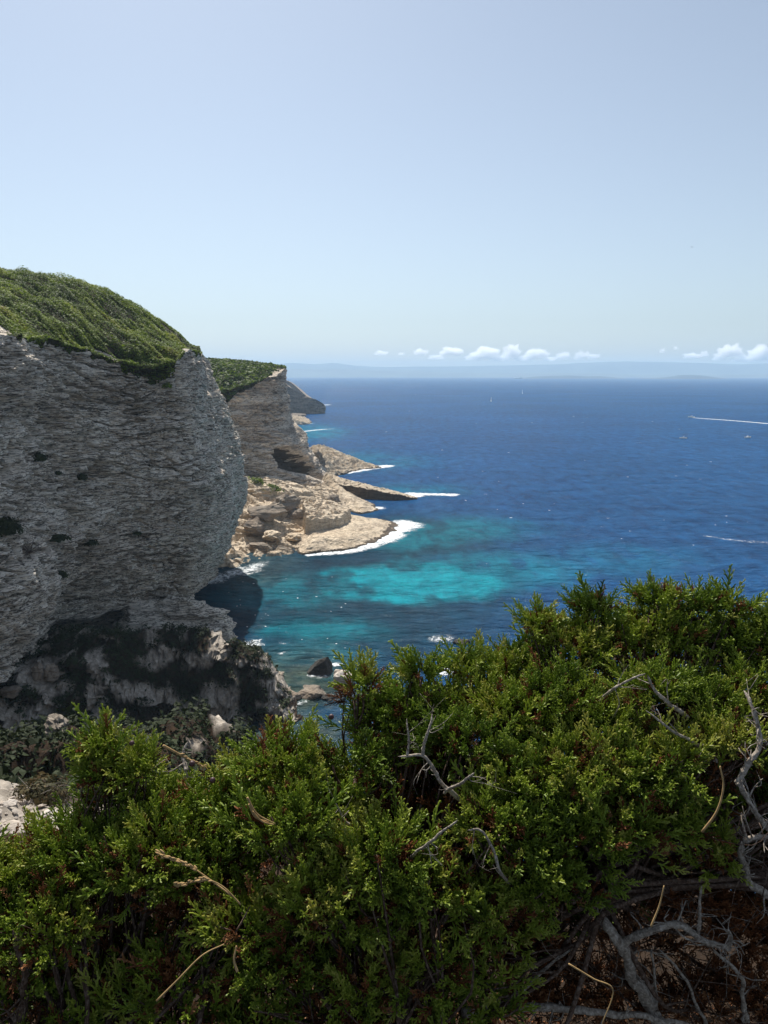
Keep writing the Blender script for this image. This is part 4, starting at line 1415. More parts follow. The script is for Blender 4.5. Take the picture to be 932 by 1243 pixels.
# green cap of the middle headland
Gc = mid_G[:, mid_nv - 40:-1]
mid_ = .25 * (Gc[:-1, :-1] + Gc[1:, :-1] + Gc[1:, 1:] + Gc[:-1, 1:])
px, py = to_px(mid_)
low = np.interp(px, [200, 265, 277, 284, 300, 315, 328, 334, 340], [489, 489, 488, 481, 473, 464, 455, 450, 447]) + 3 * fbm(mid_[..., 0] / 5, mid_[..., 1] / 5, 0, 3, 3)
soil_faces(mid_o, mid_G, mid_nv - 40, (py < low).astype(np.int32))
P, Nn = sample_grid(Gc, ((py < low)).astype(float), 45000, 15)
h = .6 * np.clip(1.3 + 1.1 * fbm(P[:, 0] / 5, P[:, 1] / 5, 0, 18, 3), .3, 3)
lift = h * rg.random(len(P)) ** .5
P[:, 2] += lift
leaf = leaf_mesh('maquis_scrub', P, Nn * .3 + up, .8, GREEN_TOP, np.clip(.34 + .2 * fbm(P[:, 0] / 8, P[:, 1] / 8, 0, 19, 3) + rg.normal(0, .08, len(P)), 0, 1), 28, .8)
tag(leaf, 'dark green scrub covering the top of the middle headland', 'scrub', kind='stuff')

# dark thicket on the shaded mound and ravine
mg = Vg
mm = .25 * (mg[:-1, :-1] + mg[1:, :-1] + mg[1:, 1:] + mg[:-1, 1:])
px, py = to_px(mm)
qq = np.hypot(mm[..., 0], mm[..., 1])
cov = fbm(mm[..., 0] / 5, (mm[..., 1] + mm[..., 2]) / 4.5, 0, 101, 4)
bare = bare_of(px, py)
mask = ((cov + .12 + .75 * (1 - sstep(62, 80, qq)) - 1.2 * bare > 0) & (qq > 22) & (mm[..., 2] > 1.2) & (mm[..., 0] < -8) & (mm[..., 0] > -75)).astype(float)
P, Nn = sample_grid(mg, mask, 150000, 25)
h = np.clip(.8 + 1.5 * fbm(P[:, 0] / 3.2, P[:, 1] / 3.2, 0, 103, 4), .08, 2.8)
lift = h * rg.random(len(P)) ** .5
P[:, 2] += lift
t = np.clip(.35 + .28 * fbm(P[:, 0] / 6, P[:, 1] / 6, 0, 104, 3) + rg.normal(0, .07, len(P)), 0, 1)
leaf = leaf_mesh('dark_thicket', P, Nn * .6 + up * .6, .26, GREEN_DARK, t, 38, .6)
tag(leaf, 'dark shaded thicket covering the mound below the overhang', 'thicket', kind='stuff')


# olive scrub on the broken shore
P = []
rg = np.random.default_rng(66)
for (cx_, cy_, D_, r_) in ((312, 594, 275, 2.6), (332, 596, 270, 2.4), (322, 606, 266, 1.6)):
    n_ = int(70 * r_ * r_)
    q_ = np.array(at(cx_, cy_, D_)) + rg.normal(size=(n_, 3)) * (r_ * .5, r_ * .5, 0)
    q_[:, 2] = shore_z(q_[:, 0], q_[:, 1]) + 1.0 + rg.random(n_) * 1.3
    P.append(q_)
P = np.concatenate(P)
leaf = leaf_mesh('maquis_scrub', P, np.zeros_like(P) + up, .5, GREEN_TOP, np.clip(rg.normal(.38, .15, len(P)), 0, 1), 48, .8)
tag(leaf, 'olive tufts of scrub on top of the broken rocky shore', 'scrub', kind='stuff')

# single shrubs that cling to the cliff
TWIG = plain_mat('grey_twig', (.20, .17, .15), .9, 30, .35, .1)
TWIG_RED = plain_mat('brown_twig', (.10, .055, .035), .9, 30, .35, .1)
SHRUB_SUN = leaf_mat('shrub_sunlit', [(0, (.03, .030, .015)), (.4, (.075, .070, .034)), (.75, (.14, .10, .05)), (1, (.22, .14, .08))], .2, .7, .1)


def shrub(loc, rad, n, size, mat, label, seed, group=None, twigs=14, drop=0.0, name='shrub'):
    rg = np.random.default_rng(seed)
    rt = empty(name, loc)
    loc = np.array(loc, float)
    rad = np.array(rad, float)
    d = rg.normal(size=(n, 3))
    d /= np.linalg.norm(d, axis=1)[:, None]
    d[:, 2] = np.abs(d[:, 2]) * .9 - .15
    rr_ = rg.random(n) ** .4
    k = 1 + .5 * fbm(d[:, 0] * 2.2, d[:, 1] * 2.2, d[:, 2] * 2.2, seed, 3)
    P = loc + d * (rr_ * k)[:, None] * rad
    P[:, 2] -= drop * rr_
    leaf_mesh('foliage', P, d + (0, 0, .6), size, mat, np.clip(.45 + .3 * noise(P[:, 0] / rad[0] * 2, P[:, 1] / rad[1] * 2, P[:, 2] / rad[2] * 2, seed) + rg.normal(0, .15, n), 0, 1), seed).parent = rt
    b = Bag()
    for i in range(twigs):
        e = rg.normal(size=3)
        e /= np.linalg.norm(e)
        e[2] = abs(e[2]) - .1
        e = loc + e * rad * rg.uniform(.7, 1.25)
        mid_p = (loc + e) / 2 + rg.normal(size=3) * rad * .15
        b.add(*tube(smooth_path([loc - (0, 0, rad[2] * .3), mid_p, e], 7), np.linspace(.035, .008, 7) * max(rad.max(), .3) * .5, 5))
    b.obj('stem', TWIG, None, True).parent = rt
    for c in rt.children:
        c.matrix_parent_inverse = Matrix.Translation(rt.location).inverted()
    tag(rt, label, 'shrub', group)


def on_cliff(px0, py0, G, nv):
    """nearest wall vertex to a photo pixel"""
    W = G[:, :nv]
    px, py = to_px(W)
    d = (px - px0) ** 2 + (py - py0) ** 2 + np.where(W[..., 1] > 230, 1e6, 0)
    # nearest to the viewer among the close matches
    ok = d < d.min() + 6
    dist = np.where(ok, W[..., 1], 1e9)
    k = np.unravel_index(np.argmin(dist), dist.shape)
    return W[k]


for k, (x, y, rad, n, lab) in enumerate((
        (50, 555, (1.3, 1.2, 1.3), 900, 'dark shrub clinging to the middle of the bare cliff face'),
        (101, 577, (.9, .9, 1.1), 600, 'small dark shrub on the cliff face right of a larger one'),
        (72, 572, (.6, .6, .5), 250, 'tiny dark tuft on the cliff face between two shrubs'),
        (8, 640, (2.6, 2.4, 2.6), 2600, 'dark round shrub on the cliff ledge at the left photo edge'),
        (70, 652, (2.4, 1.6, 1.0), 1300, 'wide low dark shrub in the crevice above the jutting rock block'),
        (112, 658, (1.6, 1.2, .9), 800, 'small dark shrub at the right end of the crevice in the cliff'),
        (168, 648, (.9, .8, .7), 350, 'small tuft on the lower right cliff face under a bulge'),
        (205, 468, (1.0, .9, 1.0), 500, 'green tuft hanging at the lowest point of the headland scrub'),
        (75, 695, (1.3, 1.1, 1.1), 600, 'dark brown tuft in the gap beside the jutting rock block'))):
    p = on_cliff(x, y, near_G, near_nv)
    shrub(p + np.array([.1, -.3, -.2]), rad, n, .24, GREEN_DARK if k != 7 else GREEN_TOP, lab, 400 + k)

# bare thicket below the cliff shrub
p = on_cliff(35, 668, near_G, near_nv)
rg = np.random.default_rng(55)
b = Bag()
for i in range(60):
    s = p + rg.normal(size=3) * (.15, .1, .1)
    e = s + rg.normal(size=3) * (2.4, .8, 1.5) + (0, -.7, .3)
    b.add(*tube(smooth_path([s, (s + e) / 2 + rg.normal(size=3) * .25, e], 6), np.linspace(.05, .012, 6), 5))
o = b.obj('bare_scrub', TWIG, None, True)
tag(o, 'tangle of bare grey twigs on the ledge below the dark round shrub', 'dead shrub')

# sunlit rubble on the slope at the lower left
def ground_at(px0, D):
    x = (px0 - CX) / F_PX
    d = ray(px0, 900)
    X_ = D * d[0] / d[1]
    return np.array([X_, D, float(ground_z(np.array([X_]), np.array([D]))[0])])


def on_ground(px0, py0, Ds=np.linspace(6, 130, 900)):
    P = at(np.full(len(Ds), px0), np.full(len(Ds), py0), Ds)
    g = ground_z(P[:, 0], P[:, 1])
    hit = np.nonzero(P[:, 2] <= g)[0]
    return P[hit[0]] if len(hit) else P[-1]


rg = np.random.default_rng(12)
protos = []
for k in range(6):
    V, F = boulder_mesh((1, .8, .6), 500 + k, 3, 10, .2)
    protos.append((V, F))
meshes = []
RUB = 'angular white stone lying loose on the sunlit brown slope at lower left'
for k in range(190):
    px0, py0 = rg.uniform(-40, 75), rg.uniform(955, 1015)
    p = on_ground(px0, py0)
    if p[1] > 40:
        continue
    s = rg.uniform(.05, .15) * (2.0 if rg.random() < .12 else 1)
    if len(meshes) < 6:
        V, F = protos[len(meshes)]
        o = new_mesh('stone', V, F, STONE)
        meshes.append(o.data)
    else:
        o = bpy.data.objects.new('stone', meshes[k % 6])
        COL.objects.link(o)
    o.location = Vector([float(c) for c in p + (0, 0, s * .12)])
    o.scale = (s * rg.uniform(.8, 1.4), s, s * rg.uniform(.6, 1))
    o.rotation_euler = (rg.uniform(-.4, .4), rg.uniform(-.4, .4), rg.uniform(0, 6.3))
    tag(o, RUB, 'stone', 'white stones on the sunlit slope')
# pale blocks in the ravine, their shade painted in with a darker rock
for k, (x, y, s, lab) in enumerate(((45, 822, (1.6, 1.4, 2.6), 'upright pale block in shade under the jutting rock, left of its twin'), (63, 822, (1.8, 1.5, 2.4), 'upright pale block in shade under the jutting rock, right of its twin'),
                                    (70, 888, (1.6, 1.2, 1.4), 'pale stone alone in the dark thicket left of the mound'), (12, 845, (3, 2, 1.6), 'flat pale slab at the left photo edge under the rock face'),
                                    (40, 880, (1.2, 1.0, .9), 'small grey stone in shade near the left photo edge'))):
    p = on_ground(x, y)
    V, F = boulder_mesh(s, 600 + k, 4)
    o = new_mesh('boulder', V, F, ROCK_DARK)
    o.location = Vector([float(c) for c in p + (0, 0, s[2] * .3)])
    o.rotation_euler = (0, .1, k)
    tag(o, lab, 'boulder')
# low shrub on the rubble
p = on_ground(50, 968)
shrub(p + (0, 0, .05), (.75, .6, .42), 1500, .055, SHRUB_SUN, 'low brownish-green cushion shrub on the sunlit rubble slope', 700, twigs=30)
p = on_ground(22, 962)
shrub(p, (.4, .35, .2), 500, .05, SHRUB_SUN, 'small dry brown tuft left of the cushion shrub on the rubble', 701, twigs=16)
# ------------------------------------------------------------------ junipers in front of us
JUN = leaf_mat('juniper_green', [(0, (.026, .036, .008)), (.25, (.090, .125, .016)), (.5, (.190, .272, .032)), (.75, (.345, .42, .052)), (1, (.47, .45, .11))], .48, .45, .3)
DEAD = leaf_mat('juniper_dead', [(0, (.035, .016, .008)), (.35, (.12, .045, .018)), (.7, (.27, .105, .042)), (1, (.42, .22, .10))], .22, .7, .1)


def bark_mat(name, a, b, c):
    m, nt, nd, ln = mat_new(name)
    out = N(nd, 'ShaderNodeOutputMaterial')
    bs = N(nd, 'ShaderNodeBsdfPrincipled', i_Roughness=.9)
    bs.inputs['Specular IOR Level'].default_value = .15
    geo = N(nd, 'ShaderNodeNewGeometry')
    n1 = N(nd, 'ShaderNodeTexNoise', i_Scale=120.0, i_Detail=6.0, i_Roughness=.7)
    n2 = N(nd, 'ShaderNodeTexVoronoi', i_Scale=70.0)
    ln.new(geo.outputs['Position'], n1.inputs['Vector'])
    ln.new(geo.outputs['Position'], n2.inputs['Vector'])
    r = ramp(nd, [(.32, a), (.5, b), (.66, c)])
    ln.new(n1.outputs[0], r.inputs[0])
    r2 = ramp(nd, [(.12, (.45, .43, .42)), (.3, (1, 1, 1))])
    ln.new(n2.outputs['Distance'], r2.inputs[0])
    mu = N(nd, 'ShaderNodeMixRGB', blend_type='MULTIPLY')
    mu.inputs[0].default_value = .8
    ln.new(r.outputs[0], mu.inputs[1])
    ln.new(r2.outputs[0], mu.inputs[2])
    ln.new(mu.outputs[0], bs.inputs['Base Color'])
    bp = N(nd, 'ShaderNodeBump', i_Strength=.8, i_Distance=.004)
    ln.new(n1.outputs[0], bp.inputs['Height'])
    ln.new(bp.outputs[0], bs.inputs['Normal'])
    ln.new(bs.outputs[0], out.inputs[0])
    return m


BARK = bark_mat('juniper_bark', (.11, .085, .065), (.28, .235, .19), (.50, .44, .37))
BARK_BROWN = bark_mat('juniper_twig_bark', (.035, .020, .014), (.095, .060, .042), (.20, .15, .12))
STRAW = plain_mat('dry_straw', (.34, .22, .095), .8, 60, .3, .2)


def sprig_template(seed, L=.085, nn=15, lb=.026, r=.0018):
    """one juniper spray: an axis with forward-leaning branchlets that branch again; blunt cord-like twigs"""
    rg = np.random.default_rng(seed)
    Vs, Fs, Ts = [], [], []
    n = 0
    ring = np.linspace(0, 2 * np.pi, 3, endpoint=False)

    def strand(p0, d, ln, rad, t0, t1):
        nonlocal n
        d = d / np.linalg.norm(d)
        u, v, _ = frame_of(d)
        bend = np.array([0, 0, 1.0]) * ln * rg.uniform(.0, .14)
        ph = rg.uniform(0, 6.3)
        c = np.cos(ring + ph)[:, None] * u + np.sin(ring + ph)[:, None] * v
        p1 = p0 + d * ln * .80 + bend * .6
        p2 = p0 + d * ln + bend
        Vs.append(np.concatenate([p0 + c * rad * .9, p1 + c * rad, p2[None]]))
        F = []
        for k in range(3):
            a, b = k, (k + 1) % 3
            F += [(a, b, b + 3), (a, b + 3, a + 3), (a + 3, b + 3, 6)]
        Fs.append(np.array(F) + n)
        tm = t0 + (t1 - t0) * .62
        Ts.append(np.array([t0] * 3 + [tm] * 3 + [t1]))
        n += 7
        return p1, p2

    cur = rg.normal(size=3) * .10
    cur[2] = 0
    axis = lambda t: np.array([cur[0] * t * t, cur[1] * t * t, t]) * L
    for i in range(5):
        a, b = axis(i / 5), axis((i + 1) / 5)
        strand(a, b - a, np.linalg.norm(b - a) * 1.15, r * (1.25 - .2 * i / 5), i / 5, (i + 1) / 5)
    for i in range(nn):
        t = .08 + .90 * i / (nn - 1)
        az = i * 2.399 + rg.uniform(-.4, .4)
        sp = R(rg.uniform(30, 52)) * (1.08 - .35 * t)
        d = np.array([math.cos(az) * math.sin(sp), math.sin(az) * math.sin(sp), math.cos(sp)])
        ln = lb * (1.1 - .62 * t) * rg.uniform(.75, 1.2)
        p = axis(t)
        p1, p2 = strand(p, d, ln, r, t * .6, min(1, t * .6 + .5))
        for k in range(3 if t < .8 else 2):
            q = p + (p1 - p) * (.35 + .45 * k)
            d2 = d + frame_of(d)[k % 2] * (.65 if k != 1 else -.65) + np.array([0, 0, .25])
            strand(q, d2, ln * rg.uniform(.38, .55), r * .92, t * .6 + .15, min(1, t * .6 + .55))
    return np.concatenate(Vs), np.concatenate(Fs), np.concatenate(Ts)


SPRIGS = [sprig_template(900 + k, L=.050 + .0065 * k, nn=12 + (k % 3), lb=.018 + .0018 * (k % 4)) for k in range(8)]


class SprayBag:
    def __init__(s):
        s.V, s.F, s.A, s.n = [], [], [], 0

    def add(s, p, d, sc, roll, tint, k):
        V, F, T = SPRIGS[k % len(SPRIGS)]
        u, v, w_ = frame_of(np.asarray(d, float))
        c, q = math.cos(roll), math.sin(roll)
        M = np.stack([u * c + v * q, -u * q + v * c, w_])
        s.V.append((V * sc) @ M + p)
        s.F.append(F + s.n)
        s.A.append(np.clip(tint + (T - .5) * .42, 0, 1))
        s.n += len(V)

    def obj(s, name, mat, parent):
        return new_mesh(name, np.concatenate(s.V), np.concatenate(s.F), mat, parent, False, {'tint': np.concatenate(s.A)})


def back(py):
    return .34 * float(np.clip((py - 940) / 300, 0, 1))


def juniper(label, base, lobes, limbs, seed, n_scale=1.0, dead_frac=.20, hub=None):
    """lobes: (px, py, D, radius, weight, tint shift); limbs: explicit bare branches (list of (px,py,D)), r0, r1"""
    rg = np.random.default_rng(seed)
    rt = empty('juniper', base)
    base = np.asarray(base, float)
    lobes = [(a, b, D + back(b), r * (1 + .5 * back(b)), w_, ts) for a, b, D, r, w_, ts in lobes]
    limbs = [([(a, b, D + back(b)) for a, b, D in pts], r0, r1, lab, gr) for pts, r0, r1, lab, gr in limbs]
    green, dead, tw = SprayBag(), SprayBag(), Bag()
    hub = base + (0, 0, .25) if hub is None else np.asarray(hub, float)
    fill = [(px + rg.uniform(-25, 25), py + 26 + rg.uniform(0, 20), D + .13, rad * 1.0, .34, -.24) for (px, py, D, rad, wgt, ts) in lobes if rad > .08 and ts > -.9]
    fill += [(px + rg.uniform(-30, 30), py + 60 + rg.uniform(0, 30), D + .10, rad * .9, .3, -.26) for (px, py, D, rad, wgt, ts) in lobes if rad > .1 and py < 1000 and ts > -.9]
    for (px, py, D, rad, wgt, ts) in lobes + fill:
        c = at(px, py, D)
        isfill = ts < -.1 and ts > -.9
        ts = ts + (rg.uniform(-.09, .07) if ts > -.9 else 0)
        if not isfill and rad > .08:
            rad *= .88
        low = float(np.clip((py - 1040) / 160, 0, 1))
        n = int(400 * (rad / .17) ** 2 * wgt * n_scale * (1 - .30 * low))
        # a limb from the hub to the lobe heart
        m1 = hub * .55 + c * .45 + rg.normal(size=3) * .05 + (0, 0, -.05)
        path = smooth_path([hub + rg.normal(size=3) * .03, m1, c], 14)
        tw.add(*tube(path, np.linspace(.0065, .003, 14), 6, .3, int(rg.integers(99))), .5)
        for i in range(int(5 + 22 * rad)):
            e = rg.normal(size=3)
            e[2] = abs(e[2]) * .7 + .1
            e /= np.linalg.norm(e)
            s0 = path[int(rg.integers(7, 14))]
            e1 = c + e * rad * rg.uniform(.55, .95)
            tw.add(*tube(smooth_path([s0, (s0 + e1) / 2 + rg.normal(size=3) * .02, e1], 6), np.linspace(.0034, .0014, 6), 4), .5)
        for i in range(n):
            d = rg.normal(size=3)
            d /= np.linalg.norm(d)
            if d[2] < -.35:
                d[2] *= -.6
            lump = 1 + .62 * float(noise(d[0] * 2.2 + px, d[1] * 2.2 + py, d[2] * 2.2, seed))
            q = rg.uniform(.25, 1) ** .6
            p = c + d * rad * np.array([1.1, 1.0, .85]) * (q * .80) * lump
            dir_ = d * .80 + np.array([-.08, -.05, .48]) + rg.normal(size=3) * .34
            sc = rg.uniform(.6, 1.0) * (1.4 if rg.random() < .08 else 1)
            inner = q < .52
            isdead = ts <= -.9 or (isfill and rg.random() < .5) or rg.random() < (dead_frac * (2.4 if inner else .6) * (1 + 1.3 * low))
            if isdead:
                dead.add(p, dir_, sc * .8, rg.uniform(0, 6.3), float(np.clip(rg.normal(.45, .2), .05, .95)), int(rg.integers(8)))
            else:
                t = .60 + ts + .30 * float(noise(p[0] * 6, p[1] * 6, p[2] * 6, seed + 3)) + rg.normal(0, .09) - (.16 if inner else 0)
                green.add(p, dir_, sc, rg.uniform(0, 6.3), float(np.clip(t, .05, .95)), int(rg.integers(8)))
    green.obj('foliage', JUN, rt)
    dead.obj('dead_foliage', DEAD, rt)['label'] = 'rusty brown dead sprays'
    tw.obj('twig', BARK_BROWN, rt, True)
    for k, (pts, r0, r1, lab, grey) in enumerate(limbs):
        P = smooth_path([at(*p) for p in pts], 40)
        P = P + (.004 + .25 * r0) * np.stack([fbm(P[:, 0] * 12, P[:, 2] * 12, k, seed, 2), fbm(P[:, 0] * 12, P[:, 2] * 12, k + 9, seed, 2), fbm(P[:, 0] * 12, P[:, 2] * 12, k + 18, seed, 2)], -1)
        rr_ = np.linspace(r0, r1 * .8, 40) * .66 * (1 + .22 * noise(np.arange(40) * .31, k * 3.7, 0, seed))
        rr_[-4:] *= np.array([.9, .75, .5, .15])
        V, F = tube(P, rr_, 12, .5, k + seed)
        b = Bag()
        b.add(V, F)
        for _ in range(3 + int(6 * (r0 > .008))):          # short dead side shoots that fork once
            i0 = int(rg.integers(6, 38))
            d = rg.normal(size=3) + (0, 0, .3)
            d /= np.linalg.norm(d)
            L = rg.uniform(.02, .07)
            p1 = P[i0] + d * L * .55 + rg.normal(size=3) * .004
            p2 = P[i0] + d * L + rg.normal(size=3) * .008
            rs = min(.0026, rr_[i0] * .4)
            b.add(*tube(smooth_path([P[i0], p1, p2], 7), np.linspace(rs, rs * .3, 7), 5, .2, k))
            b.add(*tube(smooth_path([p1, p1 + (p2 - p1) * .6 + rg.normal(size=3) * .012, p1 + (p2 - p1) * 1.1 + rg.normal(size=3) * .02], 6), np.linspace(rs * .6, rs * .2, 6), 4))
        o = b.obj('trunk' if r0 > .018 else 'branch', BARK if grey else BARK_BROWN, rt, True)
        if lab:
            o['label'] = lab
    tag(rt, label, 'juniper bush')
    return rt


# left juniper: low, spiky, on the slope to the left
L_lobes = [(-190, 1100, 1.35, .19, 1, 0), (-120, 1180, 1.15, .17, 1, 0), (-60, 1090, 1.30, .17, 1, 0),
           (20, 1098, 1.32, .14, 1.1, .03), (95, 1050, 1.45, .14, 1.1, .02), (60, 1130, 1.22, .13, .9, -.03), (140, 990, 1.66, .11, 1.1, .04), (205, 1000, 1.62, .13, 1.2, .04),
           (270, 1000, 1.60, .13, 1.1, .0), (185, 1045, 1.42, .15, 1.1, 0), (250, 1065, 1.40, .12, .8, -.06), (302, 965, 1.72, .11, 1, .03), (120, 1195, 1.25, .08, .7, -1), (262, 1085, 1.38, .07, .7, -1), (150, 950, 1.70, .04, 1.5, -1), (230, 1120, 1.30, .07, .6, -1), (30, 1230, 1.06, .10, .8, 0),
           (150, 1235, 1.05, .10, .9, .04), (90, 1275, .98, .1, 1, .02), (250, 1275, 1.0, .1, 1, .0), (320, 1275, 1.0, .1, 1, -.05), (110, 1150, 1.45, .13, .6, -.22), (190, 1135, 1.45, .13, .6, -.22), (300, 1165, 1.4, .13, .6, -.22), (30, 1190, 1.35, .12, .6, -.22), (165, 1190, 1.2, .09, 1, .0), (60, 1170, 1.2, .09, 1, .02), (540, 1275, 1.0, .09, 1, -.05), (470, 1275, 1.0, .09, 1, .0), (220, 1200, 1.10, .11, .9, .02), (122, 912, 1.72, .04, 2.4, .06), (128, 940, 1.70, .05, 2.4, .04), (172, 935, 1.70, .055, 2.0, .06), (300, 1130, 1.22, .11, .9, .02)]
L_limbs = [([(20, 1260, 1.0), (30, 1190, 1.05), (15, 1130, 1.12)], .014, .008, None, False), ([(48, 1250, 1.1), (52, 1180, 1.16), (75, 1110, 1.24)], .010, .006, None, False),
           ([(110, 1250, 1.15), (95, 1200, 1.2), (70, 1160, 1.24)], .008, .004, None, False), ([(225, 935, 1.63), (222, 918, 1.66), (228, 900, 1.68)], .008, .005, None, True)]
juniper('low spiky juniper bush filling the lower left, tallest tip standing before the shaded mound', at(110, 1300, 1.25) + (0, 0, -.30), L_lobes, L_limbs, 31)
# middle juniper
M_lobes = [(345, 938, 1.62, .13, 1.1, .05), (392, 958, 1.66, .11, 1.0, .02), (385, 1000, 1.48, .13, 1.1, .06), (464, 885, 1.78, .11, 1.1, .05), (495, 872, 1.80, .12, 1.1, .04),
           (550, 878, 1.82, .12, 1.1, .02), (512, 822, 1.82, .035, 3, .06), (442, 834, 1.80, .03, 3, .08), (560, 815, 1.9, .04, 2, .05), (345, 1010, 1.38, .11, .8, .0), (430, 940, 1.62, .11, .6, -.04), (560, 915, 1.64, .12, .8, -.02), (600, 1010, 1.40, .12, .8, .02),
           (400, 1095, 1.22, .13, 1.1, .05), (460, 1050, 1.30, .12, 1.0, .05), (520, 1090, 1.24, .11, .9, .0), (340, 1190, 1.08, .11, .9, .05), (440, 1200, 1.06, .11, .9, .03), (520, 1190, 1.08, .10, .8, .02), (400, 1260, 1.0, .1, .8, .05), (360, 1130, 1.22, .09, 1, .02), (480, 1150, 1.2, .09, 1, .0), (420, 1170, 1.5, .13, .5, -.22), (540, 1160, 1.45, .13, .5, -.22),
           (500, 925, 1.90, .17, .7, -.25), (545, 985, 1.80, .16, .7, -.25), (450, 985, 1.80, .14, .6, -.25), (560, 1020, 1.95, .18, .5, -.25), (480, 1060, 1.75, .16, .4, -.25), (455, 1125, 1.36, .08, .6, -1), (470, 1000, 1.55, .07, .5, -1), (560, 1000, 1.52, .07, .5, -1), (430, 850, 1.76, .03, 1, -1)]
M_limbs = [([(600, 1000, 1.62), (545, 960, 1.45), (527, 935, 1.44), (513, 918, 1.43), (484, 917, 1.40)], .0075, .0045, 'pale bare forked branch', True), ([(513, 918, 1.43), (517, 893, 1.43), (524, 866, 1.45)], .0055, .0034, 'pale bare upright twig', True),
           ([(495, 917, 1.41), (496, 895, 1.41), (494, 872, 1.43)], .0036, .0024, None, True), ([(540, 962, 1.44), (560, 950, 1.34), (575, 938, 1.32)], .0055, .003, 'pale bare twig stub', True),
           ([(470, 1060, 1.42), (520, 1024, 1.22), (540, 1008, 1.20), (556, 995, 1.20)], .005, .003, 'pale bare twig', True), ([(630, 1090, 1.42), (610, 1062, 1.20), (600, 1035, 1.21), (585, 1012, 1.22), (568, 1010, 1.22)], .0052, .003, None, True),
           ([(450, 1010, 1.40), (425, 1000, 1.40), (405, 975, 1.42)], .006, .003, None, True)]
juniper('bright green juniper bush in the middle, pale forked bare branch showing in its dark hollow', at(480, 1300, 1.30) + (0, 0, -.28), M_lobes, M_limbs, 32)
# right juniper: the tallest, bare trunk and limbs underneath
R_lobes = [(600, 832, 1.95, .12, 1.1, .0), (640, 818, 2.0, .12, 1.1, .02), (690, 796, 2.02, .14, 1.1, .0), (745, 786, 2.04, .14, 1.1, .02), (800, 780, 2.05, .14, 1.1, .04), (855, 786, 2.05, .13, 1.1, .04),
           (905, 792, 2.02, .13, 1.1, .02), (655, 762, 2.03, .05, 2, .04), (720, 745, 2.05, .05, 2, .0), (800, 735, 2.06, .055, 2, -.04), (850, 742, 2.05, .045, 2, .03), (885, 745, 2.05, .045, 2, .0), (970, 790, 2.0, .18, 1.0, .02), (1060, 820, 1.95, .2, .9, 0), (1160, 880, 1.9, .22, .8, 0),
           (620, 880, 1.76, .14, 1.1, .03), (680, 860, 1.80, .15, 1.1, .0), (735, 890, 1.72, .12, .9, .05), (790, 850, 1.78, .12, .8, .06), (850, 865, 1.80, .12, .8, -.02), (910, 850, 1.84, .12, .8, .0),
           (640, 960, 1.56, .13, 1.1, .02), (700, 940, 1.60, .13, 1.1, .02), (760, 950, 1.58, .12, 1.0, .03), (820, 930, 1.62, .11, .9, .0), (880, 905, 1.66, .09, 1, .08),
           (690, 1020, 1.42, .13, 1.2, .06), (750, 1010, 1.44, .11, 1.1, .04), (810, 1000, 1.48, .09, .9, .02), (640, 1060, 1.34, .11, .9, .0), (590, 1110, 1.22, .09, 1, .07), (680, 1090, 1.28, .09, .9, .03), (860, 1040, 1.44, .06, .9, .04), (600, 1195, 1.10, .07, .6, .02),
           (930, 960, 2.0, .20, .7, -.2), (880, 1000, 1.9, .17, .6, -.22), (960, 1060, 1.75, .16, .6, -.22), (900, 900, 2.0, .14, .7, -.15), (860, 1000, 2.25, .2, .5, -.25), (700, 985, 2.1, .19, .45, -.25), (790, 940, 2.25, .2, .45, -.25), (940, 930, 2.3, .2, .5, -.2), (1240, 930, 1.85, .22, .8, 0), (1330, 1010, 1.75, .22, .7, 0), (1420, 960, 2.0, .24, .7, -.05), (1250, 1100, 1.6, .18, .6, -.2), (880, 1080, 1.75, .13, .7, -1), (940, 1010, 1.8, .13, .7, -.2), (930, 1120, 1.55, .1, .7, -1), (780, 1150, 1.5, .1, .7, -1), (700, 1120, 1.45, .08, .6, -1), (770, 1085, 1.45, .12, 1.3, -1), (845, 1100, 1.45, .12, 1.4, -1), (905, 1150, 1.36, .12, 1.4, -1), (700, 1200, 1.30, .10, 1.3, -1), (850, 1220, 1.30, .10, 1.4, -1), (640, 1165, 1.32, .10, 1.2, -1), (770, 1225, 1.30, .09, 1.4, -1), (930, 1230, 1.25, .1, 1.3, -1), (620, 1130, 1.24, .08, .9, .04), (655, 1225, 1.22, .08, 1.2, -1), (590, 1230, 1.05, .06, .8, .03)]
